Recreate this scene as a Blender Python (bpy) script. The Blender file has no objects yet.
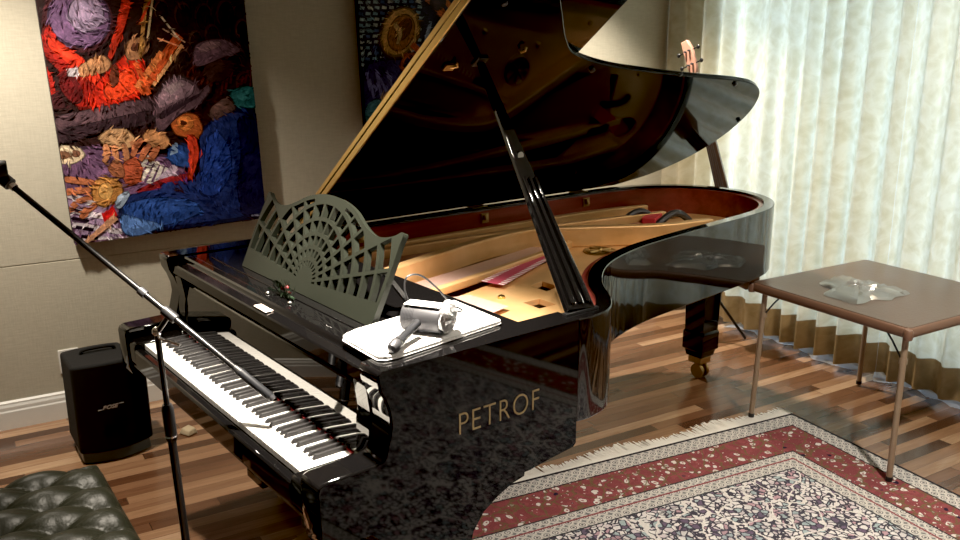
import bpy, bmesh, math, random
from mathutils import Vector, Matrix
from mathutils.geometry import tessellate_polygon
random.seed(7)
PI = math.pi
scene = bpy.context.scene
COL = scene.collection
R = math.radians

# ------------------------------------------------------------------ materials
def newmat(name):
    m = bpy.data.materials.new(name); m.use_nodes = True
    nt = m.node_tree; b = nt.nodes['Principled BSDF']
    return m, nt, b
def P(name, color, rough=.5, metal=0., coat=0., spec=.5, bump=None, alpha=1, sheen=0):
    m, nt, b = newmat(name)
    b.inputs['Base Color'].default_value = (*color, 1)
    b.inputs['Roughness'].default_value = rough
    b.inputs['Metallic'].default_value = metal
    b.inputs['Coat Weight'].default_value = coat
    b.inputs['Coat Roughness'].default_value = .05
    b.inputs['Specular IOR Level'].default_value = spec
    b.inputs['Sheen Weight'].default_value = sheen
    b.inputs['Alpha'].default_value = alpha
    if bump:
        sc, st = bump
        tc = nt.nodes.new('ShaderNodeTexCoord'); nz = nt.nodes.new('ShaderNodeTexNoise')
        nz.inputs['Scale'].default_value = sc; nz.inputs['Detail'].default_value = 4
        bp = nt.nodes.new('ShaderNodeBump'); bp.inputs['Strength'].default_value = st
        bp.inputs['Distance'].default_value = .01
        nt.links.new(tc.outputs['Object'], nz.inputs['Vector'])
        nt.links.new(nz.outputs['Fac'], bp.inputs['Height'])
        nt.links.new(bp.outputs['Normal'], b.inputs['Normal'])
    return m
class NB:
    """small node-building helper"""
    def __init__(s, nt): s.nt = nt
    def n(s, t, **kw):
        o = s.nt.nodes.new(t)
        for k, v in kw.items(): setattr(o, k, v)
        return o
    def put(s, sock, v):
        if hasattr(v, 'is_linked') or isinstance(v, bpy.types.NodeSocket): s.nt.links.new(v, sock)
        else: sock.default_value = v
    def math(s, op, a, b=0., c=None):
        o = s.n('ShaderNodeMath', operation=op)
        s.put(o.inputs[0], a); s.put(o.inputs[1], b)
        if c is not None: s.put(o.inputs[2], c)
        return o.outputs[0]
    def ramp(s, fac, stops, interp='LINEAR'):
        o = s.n('ShaderNodeValToRGB'); cr = o.color_ramp; cr.interpolation = interp
        while len(cr.elements) < len(stops): cr.elements.new(.5)
        for e, (p, c) in zip(cr.elements, stops): e.position = p; e.color = (*c, 1)
        s.put(o.inputs[0], fac); return o.outputs[0]
    def mix(s, fac, a, b, mode='MIX'):
        o = s.n('ShaderNodeMix', data_type='RGBA', blend_type=mode)
        s.put(o.inputs[0], fac)
        for i, v in ((6, a), (7, b)):
            if isinstance(v, tuple): v = (*v, 1) if len(v) == 3 else v
            s.put(o.inputs[i], v)
        return o.outputs[2]
    def xyz(s, v):
        o = s.n('ShaderNodeSeparateXYZ'); s.put(o.inputs[0], v); return o.outputs
    def comb(s, x, y, z=0.):
        o = s.n('ShaderNodeCombineXYZ')
        for i, v in enumerate((x, y, z)): s.put(o.inputs[i], v)
        return o.outputs[0]
    def noise(s, vec, scale, detail=3, rough=.5, dist=0):
        o = s.n('ShaderNodeTexNoise'); s.put(o.inputs['Vector'], vec)
        o.inputs['Scale'].default_value = scale; o.inputs['Detail'].default_value = detail
        o.inputs['Roughness'].default_value = rough; o.inputs['Distortion'].default_value = dist
        return o.outputs['Fac']
    def vor(s, vec, scale, feature='F1', out='Distance', rnd=1.):
        o = s.n('ShaderNodeTexVoronoi', feature=feature); s.put(o.inputs['Vector'], vec)
        o.inputs['Scale'].default_value = scale; o.inputs['Randomness'].default_value = rnd
        return o.outputs[out]
    def white(s, vec):
        o = s.n('ShaderNodeTexWhiteNoise', noise_dimensions='2D'); s.put(o.inputs['Vector'], vec)
        return o.outputs['Value']
    def bump(s, h, strength=.3, dist=.01):
        o = s.n('ShaderNodeBump'); o.inputs['Strength'].default_value = strength
        o.inputs['Distance'].default_value = dist; s.put(o.inputs['Height'], h); return o.outputs['Normal']
    def obj(s): return s.n('ShaderNodeTexCoord').outputs['Object']

M = {}
M['lacquer'] = P('black_lacquer', (.004, .0038, .004), .04, 0, 0, .5); M['lacquer'].node_tree.nodes['Principled BSDF'].inputs['IOR'].default_value = 1.43
M['rim'] = P('black_lacquer_rim', (.004, .0038, .004), .04, 0, 0, .5); M['rim'].node_tree.nodes['Principled BSDF'].inputs['IOR'].default_value = 1.75
M['fallboard'] = P('polished_fallboard', (.004, .0038, .004), .02, 0, 0, .5); M['fallboard'].node_tree.nodes['Principled BSDF'].inputs['IOR'].default_value = 2.0
M['lid'] = P('black_lacquer_lid', (.003, .0026, .0024), .05, 0, 0, .5); M['lid'].node_tree.nodes['Principled BSDF'].inputs['IOR'].default_value = 1.21
M['lacquer_soft'] = P('black_lacquer_satin', (.014, .013, .012), .16)
M['desk'] = P('music_desk_satin', (.014, .016, .012), .40, 0, 0, .22)  # olive tint stands in for the pale wall reflected in the black desk
M['ivory'] = P('ivory_key', (.86, .84, .80), .22)
M['ebony'] = P('ebony_key', (.022, .021, .022), .38, 0, 0, .3)
M['redfelt'] = P('red_felt', (.55, .05, .06), .9, bump=(300, .3))
M['brass'] = P('brass', (.78, .55, .22), .28, 1.)
M['brass_dark'] = P('aged_brass', (.42, .29, .13), .4, 1.)
M['gilt'] = P('gilt_lettering', (.50, .39, .21), .4, .8)
M['chrome'] = P('chrome', (.8, .8, .82), .15, 1.)
M['steel'] = P('grey_steel', (.075, .075, .082), .45, .5)
M['blackmetal'] = P('black_metal', (.012, .012, .013), .3)
M['blackplastic'] = P('black_plastic', (.02, .02, .022), .45)
M['greyplastic'] = P('grey_plastic', (.10, .115, .12), .35)
M['clothblack'] = P('black_cover_cloth', (.004, .004, .0045), .85, bump=(400, .3))
M['white'] = P('white_paint', (.82, .81, .77), .35)
M['whitecloth'] = P('white_towel', (.88, .87, .86), .9, bump=(120, .6), sheen=.3)
M['paper'] = P('white_paper', (.85, .84, .83), .7)
M['silver'] = P('silver_logo', (.75, .75, .75), .3, .6)
M['vinyl'] = P('brown_vinyl', (.105, .068, .050), .30, bump=(90, .08))
M['vinyl_edge'] = P('brown_vinyl_edge', (.17, .095, .065), .4)
M['tanmetal'] = P('tan_enamel_metal', (.34, .255, .18), .35, .2)
M['leather'] = P('dark_leather', (.0075, .0078, .0052), .40, 0, 0, .10, bump=(130, .12))
M['tanblock'] = P('tan_block', (.50, .40, .26), .7, bump=(60, .3))
M['plaque'] = P('pale_plaque', (.85, .70, .62), .4)
M['pinkwood'] = P('pale_peach_wood', (.42, .215, .155), .45)
M['sprig'] = P('dark_green_leaf', (.018, .035, .018), .5)
M['sprigred'] = P('dark_red_berry', (.20, .03, .035), .45)
M['micgrey'] = P('grey_microphone', (.018, .019, .022), .45, 0, 0, .3)
M['foil'] = P('crumpled_silver', (.72, .72, .74), .32, .6, bump=(60, .8))

def gold():
    m, nt, b = newmat('gold_bronze_plate'); s = NB(nt)
    v = s.obj(); f = s.noise(v, 7, 4)
    nt.links.new(s.ramp(f, [(.3, (.66, .39, .165)), (.7, (.80, .51, .25))]), b.inputs['Base Color'])
    b.inputs['Metallic'].default_value = .35; b.inputs['Roughness'].default_value = .38
    nt.links.new(s.bump(s.noise(v, 260, 2), .12, .004), b.inputs['Normal'])
    return m
M['gold'] = gold()

def woodgrain(name, c1, c2, rough, axis=1, sc=14):
    m, nt, b = newmat(name); s = NB(nt)
    mp = s.n('ShaderNodeMapping'); s.put(mp.inputs[0], s.obj())
    sv = [1, 1, 1]; sv[axis] = .06; mp.inputs['Scale'].default_value = sv
    f = s.noise(mp.outputs[0], sc, 5, .6, .4)
    nt.links.new(s.ramp(f, [(.3, c1), (.7, c2)]), b.inputs['Base Color'])
    b.inputs['Roughness'].default_value = rough; b.inputs['Coat Weight'].default_value = .4
    return m
M['mahogany'] = woodgrain('mahogany_inner_rim', (.16, .028, .022), (.29, .065, .048), .32, 1, 20)
M['soundboard'] = woodgrain('soundboard', (.30, .12, .06), (.42, .19, .09), .45, 1, 40)
M['darkwood'] = woodgrain('dark_wood', (.03, .016, .010), (.07, .035, .02), .35, 2, 12)

def strings(name, c1, c2, freq):
    m, nt, b = newmat(name); s = NB(nt)
    uv = s.n('ShaderNodeTexCoord').outputs['UV']
    x = s.xyz(uv)[0]
    f = s.math('FRACT', s.math('MULTIPLY', x, freq))
    k = s.math('LESS_THAN', f, .55)
    nt.links.new(s.mix(k, c1, c2), b.inputs['Base Color'])
    b.inputs['Roughness'].default_value = .35; b.inputs['Metallic'].default_value = .4
    return m
M['copper'] = strings('copper_strings', (.20, .07, .05), (.60, .30, .22), 34)
M['wire'] = strings('steel_strings', (.45, .20, .16), (.78, .62, .56), 60)
M['pins'] = None
def pins():
    m, nt, b = newmat('red_felt_with_pins'); s = NB(nt)
    uv = s.n('ShaderNodeTexCoord').outputs['UV']
    x, y, z = s.xyz(uv)
    fx = s.math('SUBTRACT', s.math('FRACT', s.math('MULTIPLY', x, 3.)), .5)
    fy = s.math('SUBTRACT', s.math('FRACT', s.math('MULTIPLY', y, 22.)), .5)
    edge = s.math('GREATER_THAN', s.math('ABSOLUTE', s.math('SUBTRACT', x, .5)), .24)
    d = s.math('LESS_THAN', s.math('ADD', s.math('MULTIPLY', fy, fy), 0.), .07)
    k = s.math('MULTIPLY', edge, d)
    nt.links.new(s.mix(k, (.50, .08, .13), (.82, .74, .70)), b.inputs['Base Color'])
    b.inputs['Roughness'].default_value = .7
    return m
M['pins'] = pins()

def floor_mat():
    m, nt, b = newmat('strip_wood_floor'); s = NB(nt)
    x, y, z = s.xyz(s.obj())
    w, L = .062, .95
    row = s.math('FLOOR', s.math('DIVIDE', x, w))
    off = s.math('MULTIPLY', s.white(s.comb(row, 3.7)), L * 3)
    yy = s.math('DIVIDE', s.math('ADD', y, off), L)
    colm = s.math('FLOOR', yy)
    r = s.white(s.comb(row, colm))
    g = s.noise(s.comb(s.math('MULTIPLY', x, 1.), s.math('MULTIPLY', y, .07), r), 70, 5, .62, .6)
    big = s.noise(s.comb(s.math('MULTIPLY', x, 1.), s.math('MULTIPLY', y, .18), r), 11, 3, .5, .5)
    fac = s.math('ADD', s.math('MULTIPLY', r, .62), s.math('ADD', s.math('MULTIPLY', g, .22), s.math('MULTIPLY', big, .22)))
    c = s.ramp(fac, [(.16, (.048, .020, .011)), (.38, (.110, .049, .026)), (.58, (.20, .098, .053)), (.76, (.35, .20, .113)), (.92, (.60, .41, .26))])
    fx = s.math('FRACT', s.math('DIVIDE', x, w)); fy = s.math('FRACT', yy)
    gap = s.math('MAXIMUM', s.math('LESS_THAN', fx, .022), s.math('LESS_THAN', fy, .004))
    c2 = s.mix(s.math('MULTIPLY', gap, .7), c, (.03, .012, .006))
    nt.links.new(c2, b.inputs['Base Color'])
    b.inputs['Roughness'].default_value = .22; b.inputs['Coat Weight'].default_value = .3
    b.inputs['Coat Roughness'].default_value = .12
    nt.links.new(s.bump(s.math('SUBTRACT', s.math('MULTIPLY', g, .15), gap), .15, .002), b.inputs['Normal'])
    return m
M['floor'] = floor_mat()

def wall_mat(name, c, c2):
    m, nt, b = newmat(name); s = NB(nt)
    v = s.obj(); x, y, z = s.xyz(v)
    f = s.noise(s.comb(s.math('MULTIPLY', x, .12), s.math('MULTIPLY', y, .12), z), 160, 3)
    f2 = s.noise(s.comb(x, y, s.math('MULTIPLY', z, .12)), 160, 3)
    ff = s.math('ADD', s.math('MULTIPLY', f, .6), s.math('MULTIPLY', f2, .4))
    nt.links.new(s.ramp(ff, [(.3, c2), (.7, c)]), b.inputs['Base Color'])
    b.inputs['Roughness'].default_value = .85
    nt.links.new(s.bump(ff, .25, .004), b.inputs['Normal'])
    return m
M['wall'] = wall_mat('cream_woven_wall', (.56, .52, .42), (.47, .435, .345))
M['wallfar'] = P('plain_wall', (.30, .27, .22), .9)
M['ceiling'] = P('white_ceiling', (.62, .60, .55), .9)

def curtain_mat(name, hem=False):
    m, nt, b = newmat(name); s = NB(nt)
    nt.nodes.remove(b)
    v = s.obj(); x, y, z = s.xyz(v)
    uv = s.n('ShaderNodeTexCoord').outputs['UV']
    f = s.noise(uv, 9, 4, .6, 1.6)
    f2 = s.vor(uv, 16)
    ff = s.math('ADD', s.math('MULTIPLY', f, .75), s.math('MULTIPLY', f2, .35))
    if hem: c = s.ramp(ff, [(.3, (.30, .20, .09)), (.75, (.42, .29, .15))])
    else: c = s.ramp(ff, [(.36, (.66, .585, .41)), (.52, (.715, .645, .48)), (.68, (.78, .72, .57))])
    d = s.n('ShaderNodeBsdfDiffuse'); t = s.n('ShaderNodeBsdfTranslucent')
    nt.links.new(c, d.inputs[0]); nt.links.new(c, t.inputs[0])
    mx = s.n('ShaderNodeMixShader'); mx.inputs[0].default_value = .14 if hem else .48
    nt.links.new(d.outputs[0], mx.inputs[1]); nt.links.new(t.outputs[0], mx.inputs[2])
    nt.links.new(mx.outputs[0], nt.nodes['Material Output'].inputs[0])
    return m
M['curtain'] = curtain_mat('cream_damask_curtain')
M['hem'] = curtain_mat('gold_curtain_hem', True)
def sheer():
    m, nt, b = newmat('white_sheer_lining'); s = NB(nt); nt.nodes.remove(b)
    d = s.n('ShaderNodeBsdfDiffuse'); t = s.n('ShaderNodeBsdfTranslucent')
    for q in (d, t): q.inputs[0].default_value = (.78, .82, .88, 1)
    mx = s.n('ShaderNodeMixShader'); mx.inputs[0].default_value = .6
    nt.links.new(d.outputs[0], mx.inputs[1]); nt.links.new(t.outputs[0], mx.inputs[2])
    tr = s.n('ShaderNodeBsdfTransparent'); m2 = s.n('ShaderNodeMixShader'); m2.inputs[0].default_value = .45
    nt.links.new(mx.outputs[0], m2.inputs[1]); nt.links.new(tr.outputs[0], m2.inputs[2])
    nt.links.new(m2.outputs[0], nt.nodes['Material Output'].inputs[0]); return m
M['sheer'] = sheer()
def clear(name, w, rough, tint=(1, 1, 1)):
    m, nt, b = newmat(name); s = NB(nt); nt.nodes.remove(b)
    t = s.n('ShaderNodeBsdfTransparent'); g = s.n('ShaderNodeBsdfGlossy')
    t.inputs[0].default_value = (*tint, 1); g.inputs['Roughness'].default_value = rough
    mx = s.n('ShaderNodeMixShader'); mx.inputs[0].default_value = w
    nt.links.new(t.outputs[0], mx.inputs[1]); nt.links.new(g.outputs[0], mx.inputs[2])
    nt.links.new(mx.outputs[0], nt.nodes['Material Output'].inputs[0]); return m
M['glass'] = clear('window_glass', .06, .02)
M['plasticbag'] = clear('clear_crumpled_plastic', .42, .3, (.93, .94, .95))

def paint_mat():
    m, nt, b = newmat('oil_paint'); s = NB(nt)
    a = s.n('ShaderNodeAttribute'); a.attribute_name = 'Col'
    v = s.obj()
    f = s.noise(v, 38, 5, .65, 1.2); f2 = s.noise(v, 9, 4, .6, 1.5)
    k = s.ramp(s.math('ADD', s.math('MULTIPLY', f, .55), s.math('MULTIPLY', f2, .45)), [(.32, (.35, .33, .36)), (.52, (1, 1, 1)), (.68, (1.9, 1.75, 1.7))])
    nt.links.new(s.mix(1., a.outputs['Color'], k, 'MULTIPLY'), b.inputs['Base Color'])
    b.inputs['Roughness'].default_value = .45
    nt.links.new(s.bump(f, .35, .006), b.inputs['Normal'])
    return m
M['paint'] = paint_mat()
M['canvas_edge'] = P('canvas_edge', (.03, .025, .03), .7)

RUG_A, RUG_B = 3.3, 2.35
def rug_mat():
    m, nt, b = newmat('persian_rug_pile'); s = NB(nt)
    v = s.obj(); x, y, z = s.xyz(v)
    y2 = s.math('MULTIPLY', y, -1.)
    dx = s.math('MINIMUM', x, s.math('SUBTRACT', RUG_A, x))
    dy = s.math('MINIMUM', y2, s.math('SUBTRACT', RUG_B, y2))
    d = s.math('MINIMUM', dx, dy)
    # cream guard stripes with small dark motifs
    p2 = s.comb(x, y, 0.)
    gv = s.vor(p2, 25, rnd=.12); gcol = s.n('ShaderNodeTexVoronoi'); s.put(gcol.inputs['Vector'], p2); gcol.inputs['Scale'].default_value = 46
    guard = s.ramp(gv, [(0, (.10, .10, .11)), (.13, (.74, .71, .68)), (.24, (.15, .15, .17)), (.33, (.72, .69, .66)), (.46, (.60, .58, .56)), (.56, (.22, .23, .24))], 'CONSTANT')
    # red main border with flowers
    warp = s.n('ShaderNodeVectorMath', operation='ADD')
    nz = s.n('ShaderNodeTexNoise'); s.put(nz.inputs['Vector'], p2); nz.inputs['Scale'].default_value = 9
    sc = s.n('ShaderNodeVectorMath', operation='SCALE'); s.put(sc.inputs[0], nz.outputs['Color']); sc.inputs['Scale'].default_value = .05
    s.put(warp.inputs[0], p2); s.put(warp.inputs[1], sc.outputs[0])
    nz2 = s.n('ShaderNodeTexNoise'); s.put(nz2.inputs['Vector'], p2); nz2.inputs['Scale'].default_value = 34
    sc2 = s.n('ShaderNodeVectorMath', operation='SCALE'); s.put(sc2.inputs[0], nz2.outputs['Color']); sc2.inputs['Scale'].default_value = .024
    wp2 = s.n('ShaderNodeVectorMath', operation='ADD'); s.put(wp2.inputs[0], warp.outputs[0]); s.put(wp2.inputs[1], sc2.outputs[0]); wp = wp2.outputs[0]
    fl = s.vor(wp, 22, rnd=.8)
    flower = s.ramp(fl, [(0, (.34, .10, .11)), (.11, (.80, .75, .72)), (.29, (.15, .06, .08)), (.34, (.31, .088, .098)), (.55, (.26, .074, .084))], 'CONSTANT')
    fl2 = s.vor(wp, 37, rnd=.9)
    flower = s.mix(s.math('LESS_THAN', fl2, .15), flower, (.70, .60, .56))
    vine = s.vor(wp, 13, 'DISTANCE_TO_EDGE')
    flower = s.mix(s.math('MULTIPLY', s.math('LESS_THAN', vine, .045), .75), flower, (.17, .14, .07))
    dk = s.vor(wp, 9, rnd=1.)
    flower = s.mix(s.math('LESS_THAN', dk, .10), flower, (.03, .02, .05))
    # field: dense small leaves navy, cream, pink, teal
    fv = s.n('ShaderNodeTexVoronoi'); s.put(fv.inputs['Vector'], wp); fv.inputs['Scale'].default_value = 40
    cellc = s.xyz(fv.outputs['Color'])
    cells = s.ramp(cellc[0], [(0, (.80, .78, .79)), (.36, (.70, .64, .68)), (.52, (.54, .36, .42)), (.62, (.17, .13, .20)), (.70, (.42, .52, .56)), (.82, (.84, .82, .82))], 'CONSTANT')
    ed = s.vor(wp, 40, 'DISTANCE_TO_EDGE')
    cells = s.mix(s.math('LESS_THAN', ed, .11), cells, (.07, .065, .09))
    big = s.vor(wp, 6.5, 'DISTANCE_TO_EDGE')
    cells = s.mix(s.math('LESS_THAN', big, .022), cells, (.80, .77, .76))
    bigc = s.vor(wp, 6.5)
    cells = s.mix(s.math('MULTIPLY', s.math('LESS_THAN', bigc, .30), .18), cells, (.10, .10, .15))
    def band(lo): return s.math('GREATER_THAN', d, lo)
    c = s.mix(band(.014), (.03, .028, .034), guard)
    c = s.mix(band(.100), c, (.05, .035, .04)); c = s.mix(band(.108), c, flower)
    c = s.mix(band(.300), c, (.06, .05, .055)); c = s.mix(band(.308), c, guard)
    c = s.mix(band(.352), c, (.30, .09, .10)); c = s.mix(band(.362), c, guard)
    c = s.mix(band(.420), c, (.05, .05, .06)); c = s.mix(band(.428), c, cells)
    pile = s.noise(v, 240, 2)
    c = s.mix(.35, c, s.ramp(pile, [(.3, (.35, .35, .35)), (.7, (1.3, 1.3, 1.3))]), 'MULTIPLY')
    nt.links.new(c, b.inputs['Base Color']); b.inputs['Roughness'].default_value = .95
    b.inputs['Specular IOR Level'].default_value = .1
    nt.links.new(s.bump(pile, .4, .004), b.inputs['Normal'])
    return m
M['rug'] = rug_mat()
M['fringe'] = P('cream_fringe', (.90, .88, .83), .95)

# ------------------------------------------------------------------ mesh helpers
class MB:
    def __init__(s): s.bm = bmesh.new(); s.uv = None
    def face(s, vs, mi=0):
        try: f = s.bm.faces.new(vs); f.material_index = mi; return f
        except ValueError: return None
    def box(s, x0, x1, y0, y1, z0, z1, mat=None, mi=0):
        c = [(x, y, z) for z in (z0, z1) for y in (y0, y1) for x in (x0, x1)]
        v = [s.bm.verts.new((mat @ Vector(p)) if mat else p) for p in c]
        for q in ((0, 2, 3, 1), (4, 5, 7, 6), (0, 1, 5, 4), (2, 6, 7, 3), (0, 4, 6, 2), (1, 3, 7, 5)): s.face([v[i] for i in q], mi)
        return s
    def loft(s, rings, close=True, caps=True, mi=0):
        vr = [[s.bm.verts.new(p) for p in r] for r in rings]; n = len(vr[0])
        for a, b in zip(vr[:-1], vr[1:]):
            for i in range(n if close else n - 1):
                s.face([a[i], a[(i + 1) % n], b[(i + 1) % n], b[i]], mi)
        if caps and close: s.face(list(reversed(vr[0])), mi); s.face(vr[-1], mi)
        return s
    def tube(s, pts, r, n=10, caps=True, mi=0):
        pts = [Vector(p) for p in pts]; rs = r if isinstance(r, (list, tuple)) else [r] * len(pts)
        rings = []; up = None
        for i, p in enumerate(pts):
            d = (pts[min(i + 1, len(pts) - 1)] - pts[max(i - 1, 0)]).normalized()
            if up is None: up = Vector((0, 0, 1)) if abs(d.z) < .9 else Vector((1, 0, 0))
            a = d.cross(up).normalized(); b = a.cross(d).normalized(); up = b
            rings.append([p + (a * math.cos(t) + b * math.sin(t)) * rs[i] for t in [2 * PI * k / n for k in range(n)]])
        return s.loft(rings, True, caps, mi)
    def bar(s, p, q, w, h, up=(0, 0, 1), w2=None, h2=None):
        p, q = Vector(p), Vector(q); d = (q - p).normalized(); a = d.cross(Vector(up)).normalized(); b = a.cross(d).normalized()
        w2 = w if w2 is None else w2; h2 = h if h2 is None else h2
        r = lambda c, w, h: [c - a * w / 2 - b * h / 2, c + a * w / 2 - b * h / 2, c + a * w / 2 + b * h / 2, c - a * w / 2 + b * h / 2]
        return s.loft([r(p, w, h), r(q, w2, h2)])
    def lathe(s, prof, n=24, c=(0, 0, 0), axis='z', caps=True):
        def pt(r, h, t):
            a, b = r * math.cos(t), r * math.sin(t)
            p = {'z': (a, b, h), 'x': (h, a, b), 'y': (b, h, a)}[axis]
            return Vector(p) + Vector(c)
        return s.loft([[pt(r, h, 2 * PI * k / n) for k in range(n)] for r, h in prof], True, caps)
    def prism(s, outline, h0, h1, holes=(), tf=lambda a, b, h: (a, b, h)):
        """polygon with holes extruded from h0 to h1"""
        polys = [list(outline)] + [list(h) for h in holes]
        flat = [p for q in polys for p in q]
        tris = tessellate_polygon([[Vector((p[0], p[1], 0)) for p in q] for q in polys])
        lo = [s.bm.verts.new(tf(p[0], p[1], h0)) for p in flat]; hi = [s.bm.verts.new(tf(p[0], p[1], h1)) for p in flat]
        if holes:
            for t in tris: s.face([lo[i] for i in reversed(t)]); s.face([hi[i] for i in t])
        else:
            s.face(list(reversed(lo))); s.face(hi)
        k = 0
        for q in polys:
            n = len(q)
            for i in range(n):
                a, b = k + i, k + (i + 1) % n; s.face([lo[a], lo[b], hi[b], hi[a]])
            k += n
        return s
    def sphere(s, c, r, n=12, m=8, sc=(1, 1, 1)):
        return s.loft([[Vector(c) + Vector((math.cos(2 * PI * k / n) * math.sin(t) * r * sc[0], math.sin(2 * PI * k / n) * math.sin(t) * r * sc[1], -math.cos(t) * r * sc[2])) for k in range(n)] for t in [PI * (.04 + .92 * j / m) for j in range(m + 1)]])
    def grid(s, f, nu, nv, uvf=None, mi=0):
        if uvf and s.uv is None: s.uv = s.bm.loops.layers.uv.new('UVMap')
        v = [[s.bm.verts.new(f(i / nu, j / nv)) for i in range(nu + 1)] for j in range(nv + 1)]
        for j in range(nv):
            for i in range(nu):
                fc = s.face([v[j][i], v[j][i + 1], v[j + 1][i + 1], v[j + 1][i]], mi)
                if uvf and fc:
                    for lp, (a, b) in zip(fc.loops, ((i, j), (i + 1, j), (i + 1, j + 1), (i, j + 1))): lp[s.uv].uv = uvf(a / nu, b / nv)
        return s
    def build(s, name, mat, parent=None, smooth=40, bevel=0, seg=2, fix=True, bw=None):
        if fix: bmesh.ops.recalc_face_normals(s.bm, faces=s.bm.faces)
        if bw:
            lay = s.bm.edges.layers.float.new('bevel_weight_edge')
            for e in s.bm.edges:
                if len(e.link_faces) == 2 and e.calc_face_angle(0) > .6 and bw(e): e[lay] = 1
        me = bpy.data.meshes.new(name); s.bm.to_mesh(me); s.bm.free()
        for mm in (mat if isinstance(mat, (list, tuple)) else [mat]): me.materials.append(mm)
        if smooth and len(me.polygons):
            me.polygons.foreach_set('use_smooth', [True] * len(me.polygons))
            me.set_sharp_from_angle(angle=R(smooth))
        o = bpy.data.objects.new(name, me); COL.objects.link(o)
        if parent: o.parent = parent
        if bevel:
            md = o.modifiers.new('Bevel', 'BEVEL'); md.width = bevel; md.segments = seg
            md.limit_method = 'WEIGHT' if bw else 'ANGLE'; md.angle_limit = R(35); md.harden_normals = False
        return o
def thing(name, label, cat, loc=(0, 0, 0), rz=0, group=None):
    o = bpy.data.objects.new(name, None); COL.objects.link(o); o.empty_display_size = .1
    o.location = loc; o.rotation_euler = (0, 0, rz); o['label'] = label; o['category'] = cat
    if group: o['group'] = group
    return o
def tag(o, label, cat, group=None):
    o['label'] = label; o['category'] = cat
    if group: o['group'] = group
    return o
def structure(o): o['kind'] = 'structure'; return o
def text_mesh(name, body, size, mat, parent, mw, extrude=.0005, shear=0, offset=0, space=1.):
    cu = bpy.data.curves.new(name + '_c', 'FONT'); cu.body = body; cu.size = size; cu.extrude = extrude; cu.shear = shear
    cu.offset = offset; cu.space_character = space; cu.align_x = 'LEFT'
    t = bpy.data.objects.new(name + '_t', cu); COL.objects.link(t)
    dg = bpy.context.evaluated_depsgraph_get()
    me = bpy.data.meshes.new_from_object(t.evaluated_get(dg)); bpy.data.objects.remove(t); bpy.data.curves.remove(cu)
    me.name = name; me.materials.clear(); me.materials.append(mat)
    o = bpy.data.objects.new(name, me); COL.objects.link(o)
    if parent: o.parent = parent
    o.matrix_local = mw
    return o
def text_width(o): return max(v.co.x for v in o.data.vertices) - min(v.co.x for v in o.data.vertices)
def crom(pts, n=8):
    p = [Vector((2 * pts[0][0] - pts[1][0], 2 * pts[0][1] - pts[1][1]))] + [Vector(a) for a in pts] + [Vector((2 * pts[-1][0] - pts[-2][0], 2 * pts[-1][1] - pts[-2][1]))]
    out = []
    for i in range(1, len(p) - 2):
        a, b, c, d = p[i - 1:i + 3]
        for k in range(n):
            t = k / n; out.append(.5 * ((2 * b) + (c - a) * t + (2 * a - 5 * b + 4 * c - d) * t * t + (3 * b - 3 * c + d - a) * t ** 3))
    out.append(p[-2]); return [(v.x, v.y) for v in out]
def offset(poly, d):
    out = []; n = len(poly)
    for i in range(n):
        a, b = Vector(poly[max(i - 1, 0)]), Vector(poly[min(i + 1, n - 1)])
        t = (b - a).normalized(); out.append((poly[i][0] - t.y * d, poly[i][1] + t.x * d))
    return out

ANG = R(7.2)
def W(x, y, z=0): return Vector((x * math.cos(ANG) - y * math.sin(ANG), x * math.sin(ANG) + y * math.cos(ANG), z))

# ------------------------------------------------------------------ room shell
XL, XR, YF, YB, ZC = -1.29, 5.2, -2.8, 3.80, 2.60
structure(MB().box(XL - .15, XR + .15, YF - .15, YB + .2, -.1, 0).build('floor', M['floor'], smooth=0))
structure(MB().box(XL - .15, XR + .15, YF - .15, YB + .2, ZC, ZC + .1).build('ceiling', M['ceiling'], smooth=0))
wl = MB().box(XL - .15, XL, YF, YB, .782, ZC).box(XL - .15, XL - .004, YF, YB, .777, .783).box(XL - .15, XL, YF, YB, 0, .778).build('wall_left', M['wall'], smooth=0, bevel=.002)
structure(wl)
structure(MB().box(XR, XR + .15, YF, YB, 0, ZC).build('wall_right', M['wallfar'], smooth=0))
structure(MB().box(XL - .15, XR + .15, YF - .15, YF, 0, ZC).build('wall_front', M['wallfar'], smooth=0))
WX0, WX1, WZ0, WZ1 = -.95, 3.1, .22, 2.40
structure(MB().box(XL - .15, WX0, YB, YB + .15, 0, ZC).box(WX1, XR + .15, YB, YB + .15, 0, ZC).box(WX0, WX1, YB, YB + .15, 0, WZ0).box(WX0, WX1, YB, YB + .15, WZ1, ZC).build('wall_back', M['wall'], smooth=0))
win = bpy.data.objects.new('window_1', None); COL.objects.link(win); win.location = (WX0, YB + .05, WZ0); structure(win)
ww, wh = WX1 - WX0, WZ1 - WZ0
f = MB()
for a in (0, ww / 2 - .03, ww - .06): f.box(a, a + .06, 0, .06, 0, wh)
f.box(0, ww, 0, .06, 0, .06).box(0, ww, 0, .06, wh - .06, wh)
f.build('window_frame', M['white'], win, bevel=.004)
MB().box(.06, ww - .06, .028, .032, .06, wh - .06).build('glass_pane', M['glass'], win, smooth=0)
# tall moulded baseboard
def baseboard(name, along, a0, a1, at):
    prof = [(0, 0), (.020, 0), (.020, .085), (.016, .092), (.016, .108), (.011, .120), (.011, .128), (0, .136)]
    m = MB()
    if along == 'y': m.loft([[(at + d, a, z) for d, z in prof] for a in (a0, a1)])
    else: m.loft([[(a, at - d, z) for d, z in prof] for a in (a0, a1)])
    return structure(m.build(name, M['white'], smooth=20))
baseboard('baseboard_left', 'y', YF, YB, XL)
baseboard('baseboard_back', 'x', XL + .02, XR, YB)

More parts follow.
